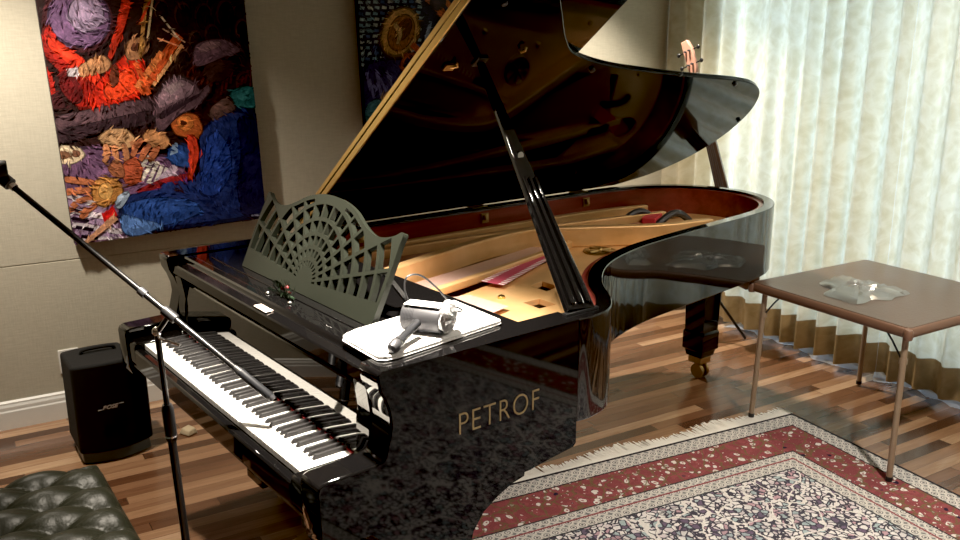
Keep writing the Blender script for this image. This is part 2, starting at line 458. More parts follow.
# wall outlet
o = thing('wall_outlet', 'cream wall outlet plate low on the wall, partly hidden by the black speaker', 'outlet', (XL, -.150, .285))
MB().box(0, .007, -.045, .045, -.06, .06).build('cover_plate', M['white'], o, bevel=.003)
for dz in (-.024, .024): MB().lathe([(.017, .0065), (.017, .009), (.014, .010)], 20, (0, 0, dz), 'x').build('socket', M['paper'], o)

# ------------------------------------------------------------------ paintings
def inside(p, poly):
    r = False; n = len(poly)
    for i in range(n):
        (x1, y1), (x2, y2) = poly[i], poly[(i + 1) % n]
        if (y1 > p[1]) != (y2 > p[1]) and p[0] < (x2 - x1) * (p[1] - y1) / (y2 - y1) + x1: r = not r
    return r
def poly_area(p): return sum(p[i][0] * p[(i + 1) % len(p)][1] - p[(i + 1) % len(p)][0] * p[i][1] for i in range(len(p))) / 2
def ell(cx, cy, rx, ry, rot=0, n=22):
    c, s_ = math.cos(R(rot)), math.sin(R(rot))
    return [(cx + rx * math.cos(2 * PI * k / n) * c - ry * math.sin(2 * PI * k / n) * s_, cy + rx * math.cos(2 * PI * k / n) * s_ + ry * math.sin(2 * PI * k / n) * c) for k in range(n)]
def strip(pts, w):
    L = offset(pts, w / 2); Rr = offset(pts, -w / 2); return L + Rr[::-1]
def lin(c): return tuple(((v / 255) ** 2.2) for v in c)
def painting(name, label, x, y0, y1, z0, z1, shapes, mapf, bg):
    o = thing(name, label, 'painting', (x, y0, z0))
    w, h = y1 - y0, z1 - z0
    o.rotation_euler = (R(1.9), 0, 0)
    MB().box(-.040, -.001, 0, w, 0, h).build('canvas', M['canvas_edge'], o, bevel=.002)
    bm = bmesh.new(); cl = bm.loops.layers.float_color.new('Col')
    def add_raw(pl, col, lay): add(pl, col, lay)
    def add(pl, col, lay):
        pts = []
        if len(pl) > 4:
            for _ in range(2):
                pl = [q for i in range(len(pl)) for q in ((pl[i][0] * .8 + pl[(i + 1) % len(pl)][0] * .2, pl[i][1] * .8 + pl[(i + 1) % len(pl)][1] * .2), (pl[i][0] * .2 + pl[(i + 1) % len(pl)][0] * .8, pl[i][1] * .2 + pl[(i + 1) % len(pl)][1] * .8))]
        for p in pl:
            u, v = mapf(*p); pts.append((min(max(u, 0), 1) * w, min(max(v, 0), 1) * h))
        if abs(poly_area(pts)) < 1e-6: return
        tr = tessellate_polygon([[Vector((a, b, 0)) for a, b in pts]])
        vs = [bm.verts.new((.00004 * lay, a, b)) for a, b in pts]
        for t in tr:
            try: fc = bm.faces.new([vs[i] for i in t])
            except ValueError: continue
            fc.normal_update()
            if fc.normal.x < 0: fc.normal_flip()
            for lp in fc.loops: lp[cl] = (*lin(col), 1)
    vs = [bm.verts.new((0, a, b)) for a, b in ((0, 0), (w, 0), (w, h), (0, h))]
    fc = bm.faces.new(vs)
    for lp in fc.loops: lp[cl] = (*lin(bg), 1)
    def sc(pl, k, ox=0, oy=0):
        cx = sum(p[0] for p in pl) / len(pl); cy = sum(p[1] for p in pl) / len(pl)
        return [(cx + (p[0] - cx) * k + ox, cy + (p[1] - cy) * k + oy) for p in pl]
    dim = lambda c, k: tuple(min(255, v * k) for v in c)
    lay = 1
    for pl, col in shapes:
        if len(pl) > 4: add(pl, dim(col, .55), lay); add(sc(pl, .92), col, lay + 1); add(sc(pl, .5, -4, -5), dim(col, 1.16), lay + 2); lay += 3
        else: add(pl, col, lay); lay += 1
    rnd = random.Random(5)
    xs = [p[0] for q in shapes for p in q[0]]; ys = [p[1] for q in shapes for p in q[0]]
    boxes = [(min(p[0] for p in q[0]), max(p[0] for p in q[0]), min(p[1] for p in q[0]), max(p[1] for p in q[0])) for q in shapes]
    for k in range(2600):
        x, y = rnd.uniform(min(xs), max(xs)), rnd.uniform(min(ys), max(ys)); col = bg
        for (pl, c), bx in zip(reversed(shapes), reversed(boxes)):
            if bx[0] <= x <= bx[1] and bx[2] <= y <= bx[3] and inside((x, y), pl): col = c; break
        a = 1.2 * math.sin(x * .013 + 1) + 1.4 * math.cos(y * .017) + rnd.uniform(-.4, .4); l = rnd.uniform(6, 13); cu_ = rnd.uniform(-4, 4)
        p0 = (x - l * math.cos(a), y - l * math.sin(a)); p1 = (x - cu_ * math.sin(a), y + cu_ * math.cos(a)); p2 = (x + l * math.cos(a), y + l * math.sin(a))
        f = rnd.choice((.68, .78, .88, 1.08, 1.18, 1.28)); t = [dim(col, f * rnd.uniform(.92, 1.08)) for _ in (0,)][0]
        wd = rnd.uniform(2.2, 4.5); L = offset([p0, p1, p2], wd / 2); Q = offset([p0, p1, p2], -wd / 2)
        add_raw([p0, L[1], p2, Q[1]], t, lay + k * .002)
    me = bpy.data.meshes.new('painted_scene'); bm.to_mesh(me); bm.free(); me.materials.append(M['paint'])
    q = bpy.data.objects.new('painted_scene', me); COL.objects.link(q); q.parent = o
    return o
S = []
A = lambda pl, c: S.append((pl, c))
DK = (30, 20, 22)
# crowd of dark heads
for (cx, cy, r) in ((400, 40, 24), (450, 45, 26), (505, 40, 28), (545, 75, 22), (470, 85, 22), (430, 95, 20), (520, 150, 26), (480, 175, 22), (400, 135, 20), (545, 190, 24), (350, 30, 20), (380, -20, 24), (470, -10, 26), (530, -15, 24)):
    A(ell(cx, cy, r * .9, r * 1.15), (78, 52, 48)); A(ell(cx + 2, cy + 4, r * .72, r), (38, 27, 28))
for k in range(16): A(strip([(380 + k * 12, 215 - (k % 3) * 12), (388 + k * 12, 190 - (k % 4) * 14)], 5), (92, 40, 34))
# purple figure with red jacket
A(ell(165, 48, 84, 74, 20), (70, 34, 40)); A(ell(168, 45, 70, 62, 20), (112, 84, 118)); A(ell(182, 36, 40, 40, 20), (158, 138, 166))
A([(85, 100), (92, 50), (110, 70), (150, 130), (215, 165), (228, 200), (190, 240), (165, 240), (130, 160), (100, 130)], (150, 34, 28))
A([(95, 75), (128, 92), (205, 150), (220, 180), (200, 190), (140, 135), (100, 105)], (206, 54, 34))
A([(262, -10), (285, 10), (262, 80), (236, 140), (225, 130), (250, 70)], (190, 52, 34))
A([(195, 190), (235, 150), (285, 105), (322, 160), (305, 215), (240, 232), (180, 240)], (196, 44, 28))
A([(215, 195), (260, 155), (285, 150), (300, 190), (285, 210), (230, 222)], (226, 70, 38))
A(ell(150, 190, 40, 20, 60), (92, 24, 26))
A([(82, 140), (110, 175), (150, 235), (110, 240), (95, 200)], (62, 30, 34)); A([(92, 145), (112, 165), (120, 200), (104, 205)], (170, 40, 32))
A([(160, 150), (195, 126), (222, 122), (240, 140), (228, 160), (190, 168), (165, 168)], (176, 126, 88)); A([(140, 150), (165, 148), (168, 168), (145, 166)], (196, 186, 190))
A([(264, 100), (290, 84), (316, 92), (320, 115), (298, 136), (268, 136)], (168, 118, 84)); A(ell(292, 108, 13, 8, -20), (98, 58, 44))
A([(236, 150), (250, 140), (256, 180), (240, 196), (230, 180)], (96, 48, 34))
# saxophone / strings streaks
for a, b, wd, c in (((318, -10), (300, 130), 9, (176, 126, 70)), ((330, 10), (318, 90), 5, (214, 186, 140)), ((300, 60), (330, 0), 6, (190, 60, 38)), ((300, 205), (392, 85), 22, (196, 84, 46)), ((292, 195), (350, 120), 14, (226, 128, 72)), ((330, 190), (398, 105), 8, (232, 166, 112)),
                    ((345, 40), (392, 95), 4, (224, 200, 170)), ((352, 70), (405, 100), 3, (214, 170, 140)), ((340, 90), (402, 112), 3, (226, 150, 110)), ((290, 140), (320, 210), 12, (214, 92, 50))):
    A(strip([a, b], wd), c)
# dark piano edge
A([(100, 252), (200, 236), (332, 212), (338, 262), (250, 275), (108, 300)], (82, 62, 68)); A([(104, 285), (240, 258), (338, 240), (338, 275), (230, 285), (110, 318)], (52, 38, 44))
# keys
A([(112, 318), (210, 318), (300, 330), (425, 362), (378, 425), (262, 545), (172, 560), (140, 470)], (104, 76, 104))
for k in range(7): A(strip([(128 + 8 * k, 425 + 17 * k), (225 + 10 * k, 452 + 16 * k)], 13), (206, 196, 204) if k % 2 == 0 else (166, 140, 172))
for k in range(5): A(strip([(320 + 10 * k, 345 + 7 * k), (290 + 14 * k, 395 + 6 * k)], 9), (214, 206, 196))
for k in range(4): A(strip([(395 - 6 * k, 352 + 12 * k), (340 - 4 * k, 400 + 8 * k)], 8), (196, 176, 196))
for k in range(5): A(strip([(145 + 12 * k, 455 + 22 * k), (185 + 10 * k, 468 + 20 * k)], 8), (30, 20, 34))
for k in range(4): A(strip([(130 + 18 * k, 380 + 3 * k), (160 + 15 * k, 400 + 3 * k)], 8), (34, 24, 36))
A([(335, 410), (420, 378), (428, 395), (300, 440), (270, 440)], (92, 58, 120)); A([(290, 420), (350, 400), (410, 385), (408, 398), (300, 432)], (134, 40, 44))
A([(112, 322), (135, 312), (172, 318), (188, 340), (160, 358), (128, 356)], (206, 186, 156)); A(ell(140, 336, 12, 9), (120, 84, 64)); A(ell(165, 334, 9, 8), (110, 76, 60))
# hands
A([(196, 400), (222, 386), (252, 392), (268, 415), (258, 445), (228, 458), (200, 448)], (190, 132, 74)); A(ell(228, 420, 16, 20), (206, 156, 92))
for pts in ([(205, 400), (170, 395), (140, 388)], [(200, 415), (165, 418), (135, 420)], [(202, 432), (172, 440), (148, 465)], [(210, 448), (190, 462), (178, 480)]): A(strip(pts, 14), (176, 106, 74))
A([(205, 300), (232, 280), (272, 282), (292, 305), (286, 325), (252, 330), (222, 318)], (196, 152, 110))
for pts in ([(225, 312), (232, 340), (222, 356)], [(242, 316), (250, 344), (244, 362)], [(262, 314), (272, 340), (270, 358)], [(282, 310), (292, 330)]): A(strip(pts, 13), (180, 120, 84))
A([(300, 300), (322, 284), (352, 290), (370, 316), (356, 332), (326, 330)], (182, 128, 86))
for pts in ([(305, 305), (290, 326), (282, 346)], [(322, 318), (308, 340), (300, 356)], [(342, 322), (330, 346), (318, 356)]): A(strip(pts, 13), (170, 100, 70))
A([(265, 352), (292, 345), (308, 372), (300, 408), (270, 410), (258, 382)], (164, 80, 56)); A([(228, 372), (240, 352), (262, 356), (270, 392), (250, 392)], (150, 92, 66))
# player in blue with hat
A([(470, 262), (520, 240), (575, 250), (600, 310), (600, 500), (560, 500), (440, 512), (300, 522), (252, 488), (262, 432), (330, 424), (392, 432), (430, 398), (438, 340), (432, 298)], (34, 48, 94))
A([(520, 262), (580, 262), (600, 330), (600, 500), (530, 498), (520, 420), (535, 340)], (26, 30, 60)); A([(452, 300), (480, 290), (510, 330), (512, 400), (470, 450), (430, 440), (440, 380)], (40, 62, 128))
A([(262, 450), (330, 436), (420, 448), (450, 478), (380, 505), (300, 512), (262, 488)], (44, 72, 134)); A([(258, 470), (300, 486), (360, 505), (300, 530), (262, 520)], (84, 118, 176)); A([(246, 440), (270, 420), (282, 428), (262, 462), (250, 462)], (150, 166, 186))
A([(362, 330), (378, 318), (412, 328), (425, 352), (408, 378), (375, 368), (358, 350)], (40, 66, 120)); A([(372, 320), (384, 316), (384, 340), (366, 346)], (120, 142, 170))
A([(505, 205), (560, 192), (585, 225), (572, 250), (520, 240)], (46, 96, 98)); A([(455, 245), (500, 215), (530, 245), (490, 262), (462, 275)], (88, 66, 62))
A([(362, 265), (400, 250), (432, 255), (446, 292), (430, 312), (398, 306), (376, 300)], (164, 84, 46)); A([(380, 262), (412, 256), (425, 280), (405, 295), (384, 285)], (198, 116, 62)); A(ell(398, 275, 8, 5), (64, 30, 24))
A([(402, 300), (426, 300), (436, 345), (416, 405), (404, 402), (412, 350)], (190, 60, 42))
A([(328, 262), (332, 215), (350, 184), (392, 168), (432, 186), (440, 205), (462, 186), (468, 204), (432, 240), (380, 262), (350, 296), (332, 290)], (84, 64, 72)); A([(336, 222), (352, 188), (392, 174), (428, 192), (420, 215), (370, 230), (340, 245)], (134, 108, 118)); A([(352, 200), (385, 182), (400, 190), (370, 212)], (170, 146, 150)); A([(340, 250), (400, 225), (440, 208), (436, 216), (380, 246), (344, 268)], (48, 34, 42))
A([(418, 130), (424, 106), (450, 94), (500, 92), (536, 110), (548, 122), (500, 132), (452, 150), (424, 156)], (96, 72, 84)); A([(430, 112), (455, 100), (492, 98), (488, 112), (440, 124)], (136, 106, 112))
A([(440, 150), (500, 134), (530, 150), (500, 185), (458, 190)], (52, 34, 34))
A([(220, 470), (244, 456), (254, 476), (228, 498)], (190, 34, 34)); A(strip([(190, 540), (250, 480)], 16), (190, 140, 110))
A(strip([(555, 492), (575, 490)], 4), (120, 120, 140))
def map1(a, b):
    xl, xr = 75 + .174 * b, 553 + .078 * b
    u = (a - xl) / (xr - xl); vv = b / (540 - 40 * max(0, min(1, u)))
    return u, 1 - (vv + .20) / 1.20
painting('hanging_painting', 'large unframed canvas of a hatted pianist in a blue jacket', XL + .055, -.068, .845, .862, 2.19, S, map1, (46, 28, 28))
S = []
for i in range(9):
    for j in range(16):
        x, y = 158 + i * 19 + (j % 2) * 4, -60 + j * 15
        A([(x, y), (x + 12, y + 2), (x + 11, y + 9), (x - 1, y + 8)], random.choice([(150, 168, 170), (110, 140, 150), (66, 84, 120), (176, 178, 168)]))
A([(160, 165), (230, 150), (330, 160), (360, 260), (330, 420), (165, 420)], (48, 44, 84))
for k in range(7): A(strip([(178 + k * 9, 190 + (k % 3) * 18), (190 + k * 10, 240 + (k % 2) * 22)], 7), (110, 106, 160))
A([(215, 255), (300, 205), (330, 215), (300, 260), (225, 300)], (182, 142, 110)); A(ell(200, 300, 26, 38, 20), (70, 110, 122)); A(ell(240, 340, 34, 30), (74, 44, 60))
A(ell(266, 88, 56, 74, 18), (96, 62, 36)); A(ell(266, 86, 50, 68, 18), (190, 140, 78)); A(ell(270, 88, 36, 52, 18), (150, 92, 52)); A(ell(276, 80, 20, 34, 30), (92, 48, 34)); A(strip([(250, 60), (270, 90), (258, 120)], 12), (206, 160, 96))
for a, b, wd, c in (((318, -30), (420, 80), 20, (170, 84, 48)), ((350, -40), (440, 60), 14, (196, 110, 60)), ((300, 120), (345, 165), 16, (186, 80, 44)), ((275, 150), (340, 160), 10, (150, 60, 40)), ((400, -40), (520, 60), 16, (110, 126, 84)), ((430, 40), (520, 130), 18, (160, 90, 56)), ((335, 130), (350, 60), 9, (120, 130, 150))): A(strip([a, b], wd), c)
A(ell(292, 170, 22, 30, 30), (160, 70, 46)); A(ell(292, 170, 13, 20, 30), (40, 30, 60))
for k in range(40): A(ell(360 + random.random() * 300, -80 + random.random() * 420, 10 + random.random() * 26, 8 + random.random() * 22, random.random() * 180, 10), random.choice([(96, 44, 44), (60, 54, 100), (150, 96, 60), (110, 126, 150), (48, 30, 40)]))
def map2(a, b):
    u = (a - (155 + .0714 * b)) / 430.; vv = (b - .0) / 352.
    return u, 1 - (vv + .36) / 1.36
painting('hanging_painting', 'unframed canvas with a brass horn, partly hidden behind the raised piano lid', XL + .055, 1.42, 2.36, 1.305, 2.22, S, map2, (36, 32, 56))

# ------------------------------------------------------------------ grand piano (own frame, turned 7.2 degrees)
piano = thing('grand_piano', 'black lacquer concert grand piano with raised lid in the middle of the room', 'piano', (0, 0, 0), ANG)
WB, WT, ZT, ZB = -.164, 1.386, 1.022, .705
ctrl = [(1.386, .80), (1.388, .86), (1.362, .95), (1.28, 1.04), (1.13, 1.155), (.985, 1.34), (.89, 1.60), (.842, 1.9), (.808, 2.2), (.778, 2.46), (.722, 2.70), (.585, 2.89), (.38, 2.985), (.17, 2.965), (0, 2.86), (-.12, 2.67), (-.164, 2.40)]
outer = crom(ctrl, 8) + [(-.164, y) for y in (2.0, 1.6, 1.2, .80)]
TH = .068
inner = offset(outer, TH)
def rim_section(lo, hi, th, mat, name, base=None, bevel=0):
    oo = base or outer; ii = offset(oo, th); m = MB()
    rings = [[(*a, lo), (*a, hi), (*b, hi), (*b, lo)] for a, b in zip(oo, ii)]
    m.loft(rings); return m.build(name, mat, piano, smooth=45, bevel=bevel)
rim_section(ZB, ZT, .05, M['rim'], 'outer_rim', bevel=.004)
rim_section(.80, ZT - .012, .022, M['mahogany'], 'inner_rim', base=offset(outer, .0505))
# side arms with scrolled fronts (profile in y,z)
scroll = [(.138, 1.022), (.130, 1.012), (.136, .972), (.152, .94), (.163, .905), (.166, .872), (.160, .845), (.152, .815), (.147, .797), (.138, .787), (.12, .783), (-.022, .779), (-.038, .772), (-.043, .758), (-.040, .64), (-.03, .60)]
armp = [(.80, 1.022)] + scroll + [(.05, .597), (.62, .609), (.70, .620), (.79, .630), (.80, .64)]
for x0, x1, nm in ((1.296, WT, 'treble_arm'), (WB, -.074, 'bass_arm')):
    MB().prism(armp, x0, x1, tf=lambda a, b, h: (h, a, b)).build(nm, M['lacquer'], piano, smooth=35, bevel=.005, bw=lambda e: all(v.co.y < .79 and v.co.z > .632 for v in e.verts))
cb = [(.152, .955), (.160, .90), (.163, .872), (.158, .845), (.156, .80), (.154, .758), (.148, .748), (.13, .7445), (-.018, .7435), (-.030, .738), (-.035, .725), (-.034, .66), (.20, .66), (.20, .955)]
for x0, x1 in ((1.224, 1.2955), (-.0735, -.002)):
    MB().prism(cb, x0, x1, tf=lambda a, b, h: (h, a, b)).build('key_block', M['lacquer'], piano, smooth=35, bevel=.005)
MB().box(-.073, 1.295, -.03, .78, .640, .6555).box(-.073, 1.295, .16, .78, .60, .6395).build('keybed', M['lacquer_soft'], piano, bevel=.004)
MB().prism([(-.036, .656), (-.036, .715), (-.030, .722), (-.010, .722), (-.004, .715), (-.004, .656)], -.0015, 1.2235, tf=lambda a, b, h: (h, a, b)).build('key_slip', M['lacquer'], piano, smooth=30, bevel=.002)
# keys
KW = 1.222 / 52; KZ = .735
wm = MB().box(-KW / 2 + .0006, KW / 2 - .0006, 0, .152, KZ - .020, KZ).build('white_key', M['ivory'], piano, smooth=30, bevel=.0015)
bp = MB(); bw = .0058
bp.loft([[(-bw, .052, KZ - .004), (bw, .052, KZ - .004), (bw, .152, KZ - .004), (-bw, .152, KZ - .004)],
         [(-bw, .054, KZ + .004), (bw, .054, KZ + .004), (bw, .152, KZ + .004), (-bw, .152, KZ + .004)],
         [(-bw + .0012, .062, KZ + .0125), (bw - .0012, .062, KZ + .0125), (bw - .0012, .152, KZ + .0125), (-bw + .0012, .152, KZ + .0125)]])
bk = bp.build('black_key', M['ebony'], piano, smooth=20, bevel=.0012)
seq = 'AaBCcDdEFfGg'   # starts on A
names = []
i = 0
order = ['A', 'a', 'B', 'C', 'c', 'D', 'd', 'E', 'F', 'f', 'G', 'g']
wi = 0; firstw = firstb = True
for k in range(88):
    n = order[k % 12]
    if n.isupper():
        o = wm if firstw else wm.copy()
        if not firstw: COL.objects.link(o); o.parent = piano
        firstw = False; o.location = ((wi + .5) * KW, 0, 0); wi += 1
    else:
        o = bk if firstb else bk.copy()
        if not firstb: COL.objects.link(o); o.parent = piano
        firstb = False
        sh = {'a': .0012, 'c': -.0022, 'd': .0022, 'f': -.0025, 'g': 0}[n]
        o.location = (wi * KW + sh, 0, 0)
MB().box(0, 1.222, .1522, .1545, KZ - .005, KZ + .0035).build('name_felt', M['redfelt'], piano, smooth=0)
# fallboard, nearly upright, and overhanging shelf nose
t4 = math.tan(R(4.5))
fbp = [(.1555, KZ - .01), (.1555, KZ), (.1555 + t4 * .19, KZ + .19), (.200, .955), (.215, .955), (.215, KZ - .01)]
MB().prism(fbp, -.0015, 1.2235, tf=lambda a, b, h: (h, a, b)).build('fallboard', M['fallboard'], piano, smooth=20, bevel=.001)
nose = [(.216, .957), (.152, .957), (.147, .961), (.147, .992), (.151, .997), (.182, 1.001), (.186, 1.005), (.188, 1.013), (.194, 1.018), (.216, 1.018)]
MB().prism(nose, -.0735, 1.2955, tf=lambda a, b, h: (h, a, b)).build('shelf_nose', M['lacquer'], piano, smooth=35)
MB().box(-.0735, 1.2955, .2165, .66, .992, 1.0175).build('music_shelf', M['lacquer'], piano, bevel=.003)
MB().box(.02, 1.20, .262, .272, 1.0176, 1.0205).build('slide_rail', M['lacquer'], piano, bevel=.001)
MB().box(.630, .715, .1525, .1790, 1.0, 1.0045).build('plaque', M['plaque'], piano, bevel=.002)['label'] = 'small pale plaque on the shelf'
for x, y in ((.585, .222), (.725, .228)): MB().lathe([(.007, 0), (.008, .003), (.006, .007), (.002, .009)], 14, (x, y, 1.018)).build('shelf_glint', M['chrome'], piano)['label'] = 'small chrome bead added as a bright glint on the shelf'  # chrome beads added to stand in for two highlights on the shelf
# web-shaped music desk, leaning back 25 degrees
TAU = R(25)
def desk_tf(a, b, h): return (.640 + a, .300 + b * math.sin(TAU) - h * math.cos(TAU), 1.0195 + b * math.cos(TAU) + h * math.sin(TAU))
half = [(0, .325), (.05, .323), (.10, .315), (.16, .298), (.215, .272), (.27, .252), (.32, .246), (.365, .252), (.40, .264), (.424, .278), (.436, .270), (.434, .24), (.436, .19), (.437, .12), (.436, .05), (.434, .0)]
hp = [half[0]] + crom(half[1:], 3)
dout = [(x, y) for x, y in hp] + [(-x, y) for x, y in reversed(hp[1:])]
C0 = (0, .035)
def reach(th):
    lo, hi = 0, .7
    for _ in range(30):
        m_ = (lo + hi) / 2; p = (C0[0] + m_ * math.cos(th), C0[1] + m_ * math.sin(th))
        if inside(p, dout) and p[1] > .034: lo = m_
        else: hi = m_
    return lo
rings = [.046, .078, .116, .160, .210, .265, .325, .385, .45]
ribs = [R(4 + 172 * k / 13) for k in range(14)]
holes = []
for a, b in zip(ribs[:-1], ribs[1:]):
    for r0, r1 in zip(rings[:-1], rings[1:]):
        gi = .0065; ra, rb = r0 + gi, r1 - gi
        if ra > rb: continue
        rm = (ra + rb) / 2; ga = min(.0055 / ra, (b - a) * .3); gb = min(.0055 / rb, (b - a) * .3)
        lim = lambda th: reach(th) - .015
        ths = [b - ga - (b - a - 2 * ga) * t for t in (0, .33, .67, 1)]; tho = [a + gb + (b - a - 2 * gb) * t for t in (0, .33, .67, 1)]
        if min(lim(t) for t in ths) < ra + .010: continue
        inn = [(C0[0] + ra * math.cos(t), C0[1] + ra * math.sin(t)) for t in ths]
        out = [(C0[0] + min(rb, lim(t)) * math.cos(t), C0[1] + min(rb, lim(t)) * math.sin(t)) for t in tho]
        holes.append(inn + out)
MB().prism(dout, 0, -.018, holes, desk_tf).build('music_desk', M['desk'], piano, smooth=25)['label'] = 'web-shaped openwork music desk'
for x in (.30, .98): MB().bar((x, .40, 1.15), (x, .50, 1.0185), .02, .012).build('desk_prop', M['blackmetal'], piano)
# letters on the treble side
def side_text(body, y0, width, z0, height):
    o = text_mesh('side_lettering', body, height / .69, M['gilt'], piano, Matrix(), .0006, 0, -.0015, 1.12)
    s = width / text_width(o)
    o.matrix_local = Matrix.Translation((WT + .0008, y0, z0)) @ Matrix(((0, 0, 1, 0), (1, 0, 0, 0), (0, 1, 0, 0), (0, 0, 0, 1))) @ Matrix.Diagonal((s, 1, 1, 1))
    o['label'] = 'gilt lettering'
side_text('PETROF', .366, .278, .790, .062)

# inside: soundboard, plate, struts, strings
inr = offset(outer, .0735)
sb = [(1.29, .665)] + [p for p in inr if p[1] > .70] + [(-.09, .665)]
MB().prism(sb, .815, .83).build('soundboard', M['soundboard'], piano, smooth=0)
PZ = .88
inp = offset(outer, .085)
deck_out = [(1.28, .665)] + [p for p in inp if p[1] > .70] + [(-.078, .665)]
def quad(*p): return list(p)
deck_holes = [
    quad((-.04, 1.0), (.10, 1.0), (.09, 2.0), (.05, 2.35), (-.05, 2.25)),
    quad((.16, .98), (.36, .95), (.24, 1.5), (.16, 1.75), (.12, 1.6)),
    quad((.17, 1.95), (.26, 1.9), (.42, 2.25), (.40, 2.55), (.20, 2.55)),
    quad((.46, .92), (.62, .90), (.40, 1.66), (.30, 1.72), (.33, 1.5)),
    quad((.66, 1.25), (.755, 1.25), (.735, 1.33), (.64, 1.33)),
    quad((.81, 1.085), (.90, 1.085), (.90, 1.165), (.81, 1.165)),
    quad((.79, 1.42), (.86, 1.36), (.85, 1.50), (.80, 1.62), (.75, 1.60)),
    quad((1.06, .95), (1.20, .92), (1.16, 1.02), (1.07, 1.07)),
    [(.10 + .06 * math.cos(2 * PI * k / 14), 2.70 + .09 * math.sin(2 * PI * k / 14)) for k in range(14)],
]
MB().prism(deck_out, PZ - .022, PZ, deck_holes).build('iron_plate', M['gold'], piano, smooth=25, bevel=.004)
def strut(pts, w, z0, z1, name='plate_strut', mat='gold'):
    L = offset(pts, w / 2); Rr = offset(pts, -w / 2)
    m = MB(); z0s = z0 if isinstance(z0, list) else [z0] * len(pts); z1s = z1 if isinstance(z1, list) else [z1] * len(pts)
    m.loft([[(*a, zl), (*a, zh), (*b, zh), (*b, zl)] for a, b, zl, zh in zip(L, Rr, z0s, z1s)])
    return m.build(name, M[mat], piano, smooth=30, bevel=.006)
strut(crom([(-.065, .70), (-.062, 1.3), (-.055, 1.9), (-.04, 2.3), (.02, 2.62)], 6), .032, PZ, .940)
strut(crom([(-.03, .72), (-.012, 1.3), (.03, 1.72), (.09, 2.2), (.16, 2.6)], 6), .036, PZ, .930)
strut(crom([(.43, .70), (.33, 1.0), (.225, 1.38), (.205, 1.66), (.28, 1.82), (.40, 2.02), (.50, 2.2), (.56, 2.46)], 6), .046, PZ, .972)
strut(crom([(.60, .70), (.52, 1.05), (.40, 1.50), (.30, 1.80)], 6), .028, PZ, .915)
def band(a0, a1, b1, b0, z, mat, name, z2=None):
    z2 = z if z2 is None else z2
    def fn(u, v):
        p = Vector(a0).lerp(Vector(a1), u); q = Vector(b0).lerp(Vector(b1), u); r = p.lerp(q, v)
        return (r.x, r.y, z + (z2 - z) * v)
    return MB().grid(fn, 1, 1, lambda u, v: (u, v)).build(name, M[mat], piano, smooth=0)
band((-.005, .70), (.40, .70), (.18, 1.70), (.055, 1.70), .896, 'copper', 'string_band')
band((.10, 1.70), (.20, 1.75), (.46, 2.45), (.17, 2.55), .896, 'copper', 'string_band')
band((.455, .70), (.585, .70), (.32, 1.72), (.245, 1.62), .900, 'wire', 'string_band')
band((.62, .70), (.93, .70), (.86, .98), (.66, .96), .898, 'wire', 'string_band')
band((.97, .70), (1.26, .70), (1.22, .86), (.96, .86), .898, 'wire', 'string_band')
band((.545, 1.10), (.645, 1.13), (.425, 1.60), (.355, 1.55), .899, 'pins', 'pin_felt')
def felt(x, y, rot, w, l, name, mat, h=.03, z=PZ):
    m = Matrix.Translation((x, y, z)) @ Matrix.Rotation(rot, 4, 'Z')
    return MB().box(-w / 2, w / 2, -l / 2, l / 2, .001, h, m).build(name, M[mat], piano, bevel=.004)
felt(.17, 2.50, .5, .07, .20, 'damper_felt', 'redfelt', .045)
for dx, dy in ((-.065, -.06), (.075, .05)):
    m = MB(); m.tube([(.17 + dx + .035 * math.sin(t * 1.6) , 2.50 + dy - .10 + .2 * t, PZ + .012 + .05 * math.sin(PI * t)) for t in [k / 8 for k in range(9)]], .018, 8); m.build('damper_rail', M['steel'], piano)
# cast rosette
m = MB().lathe([(.075, 0), (.075, .006), (.066, .009), (.060, .004)], 28, (.44, 1.85, PZ))
for k in range(8):
    t = 2 * PI * k / 8; m.tube([(.44 + .012 * math.cos(t), 1.85 + .012 * math.sin(t), PZ + .006), (.44 + .062 * math.cos(t), 1.85 + .062 * math.sin(t), PZ + .006)], .006, 6)
m.sphere((.44, 1.85, PZ + .006), .016); m.build('cast_rosette', M['brass_dark'], piano)
for x, y in ((.0, .86), (.24, .84), (.5, .84), (.72, 1.06), (1.0, 1.02), (.62, 1.62), (.56, 1.95), (.62, 2.3), (.40, 2.7)):
    MB().lathe([(.014, 0), (.014, .007), (.010, .011), (.004, .012)], 12, (x, y, PZ)).build('plate_bolt', M['brass'], piano)

# lid (hinged on the bass side) with folded front flap
TH_ = R(37)
lid = bpy.data.objects.new('lid', None)
lc = [(1.300, 1.06), (1.215, 1.135), (1.11, 1.23), (1.02, 1.345), (.945, 1.575), (.895, 1.85), (.85, 2.14), (.797, 2.54), (.745, 2.73), (.66, 2.86), (.51, 2.965), (.32, 3.01), (.15, 2.98), (.02, 2.90), (-.09, 2.76), (-.164, 2.56)]
lout = [(1.410, .715), (1.412, .80), (1.405, .90), (1.375, .985)] + crom(lc, 6)
lout = [(x + .164, y) for x, y in lout] + [(0, .715)]
lidm = MB().prism(lout, .002, .026).build('lid', M['lid'], piano, smooth=35, bevel=.004)
bpy.data.objects.remove(lid)
lidm.location = (WB, 0, ZT); lidm.rotation_euler = (0, -TH_, 0)
MB().prism([(.02, .712), (1.60, .712), (1.60, 1.392), (.02, 1.392)], .0275, .047).build('front_flap', M['lacquer'], lidm, smooth=20, bevel=.004)
m = MB().box(.01, 1.572, .7085, .7148, .003, .0255).box(.03, 1.58, .7055, .7118, .0285, .046)
m.build('long_brass_hinge', M['brass'], lidm, bevel=.001)
for s_, y in ((.94, 2.53), (.60, 2.95), (1.04, 2.05), (1.45, .84), (1.09, 1.5)): MB().lathe([(.011, .0018), (.011, -.006), (.008, -.009)], 12, (s_, y, 0)).build('rubber_bumper', M['blackplastic'], lidm)
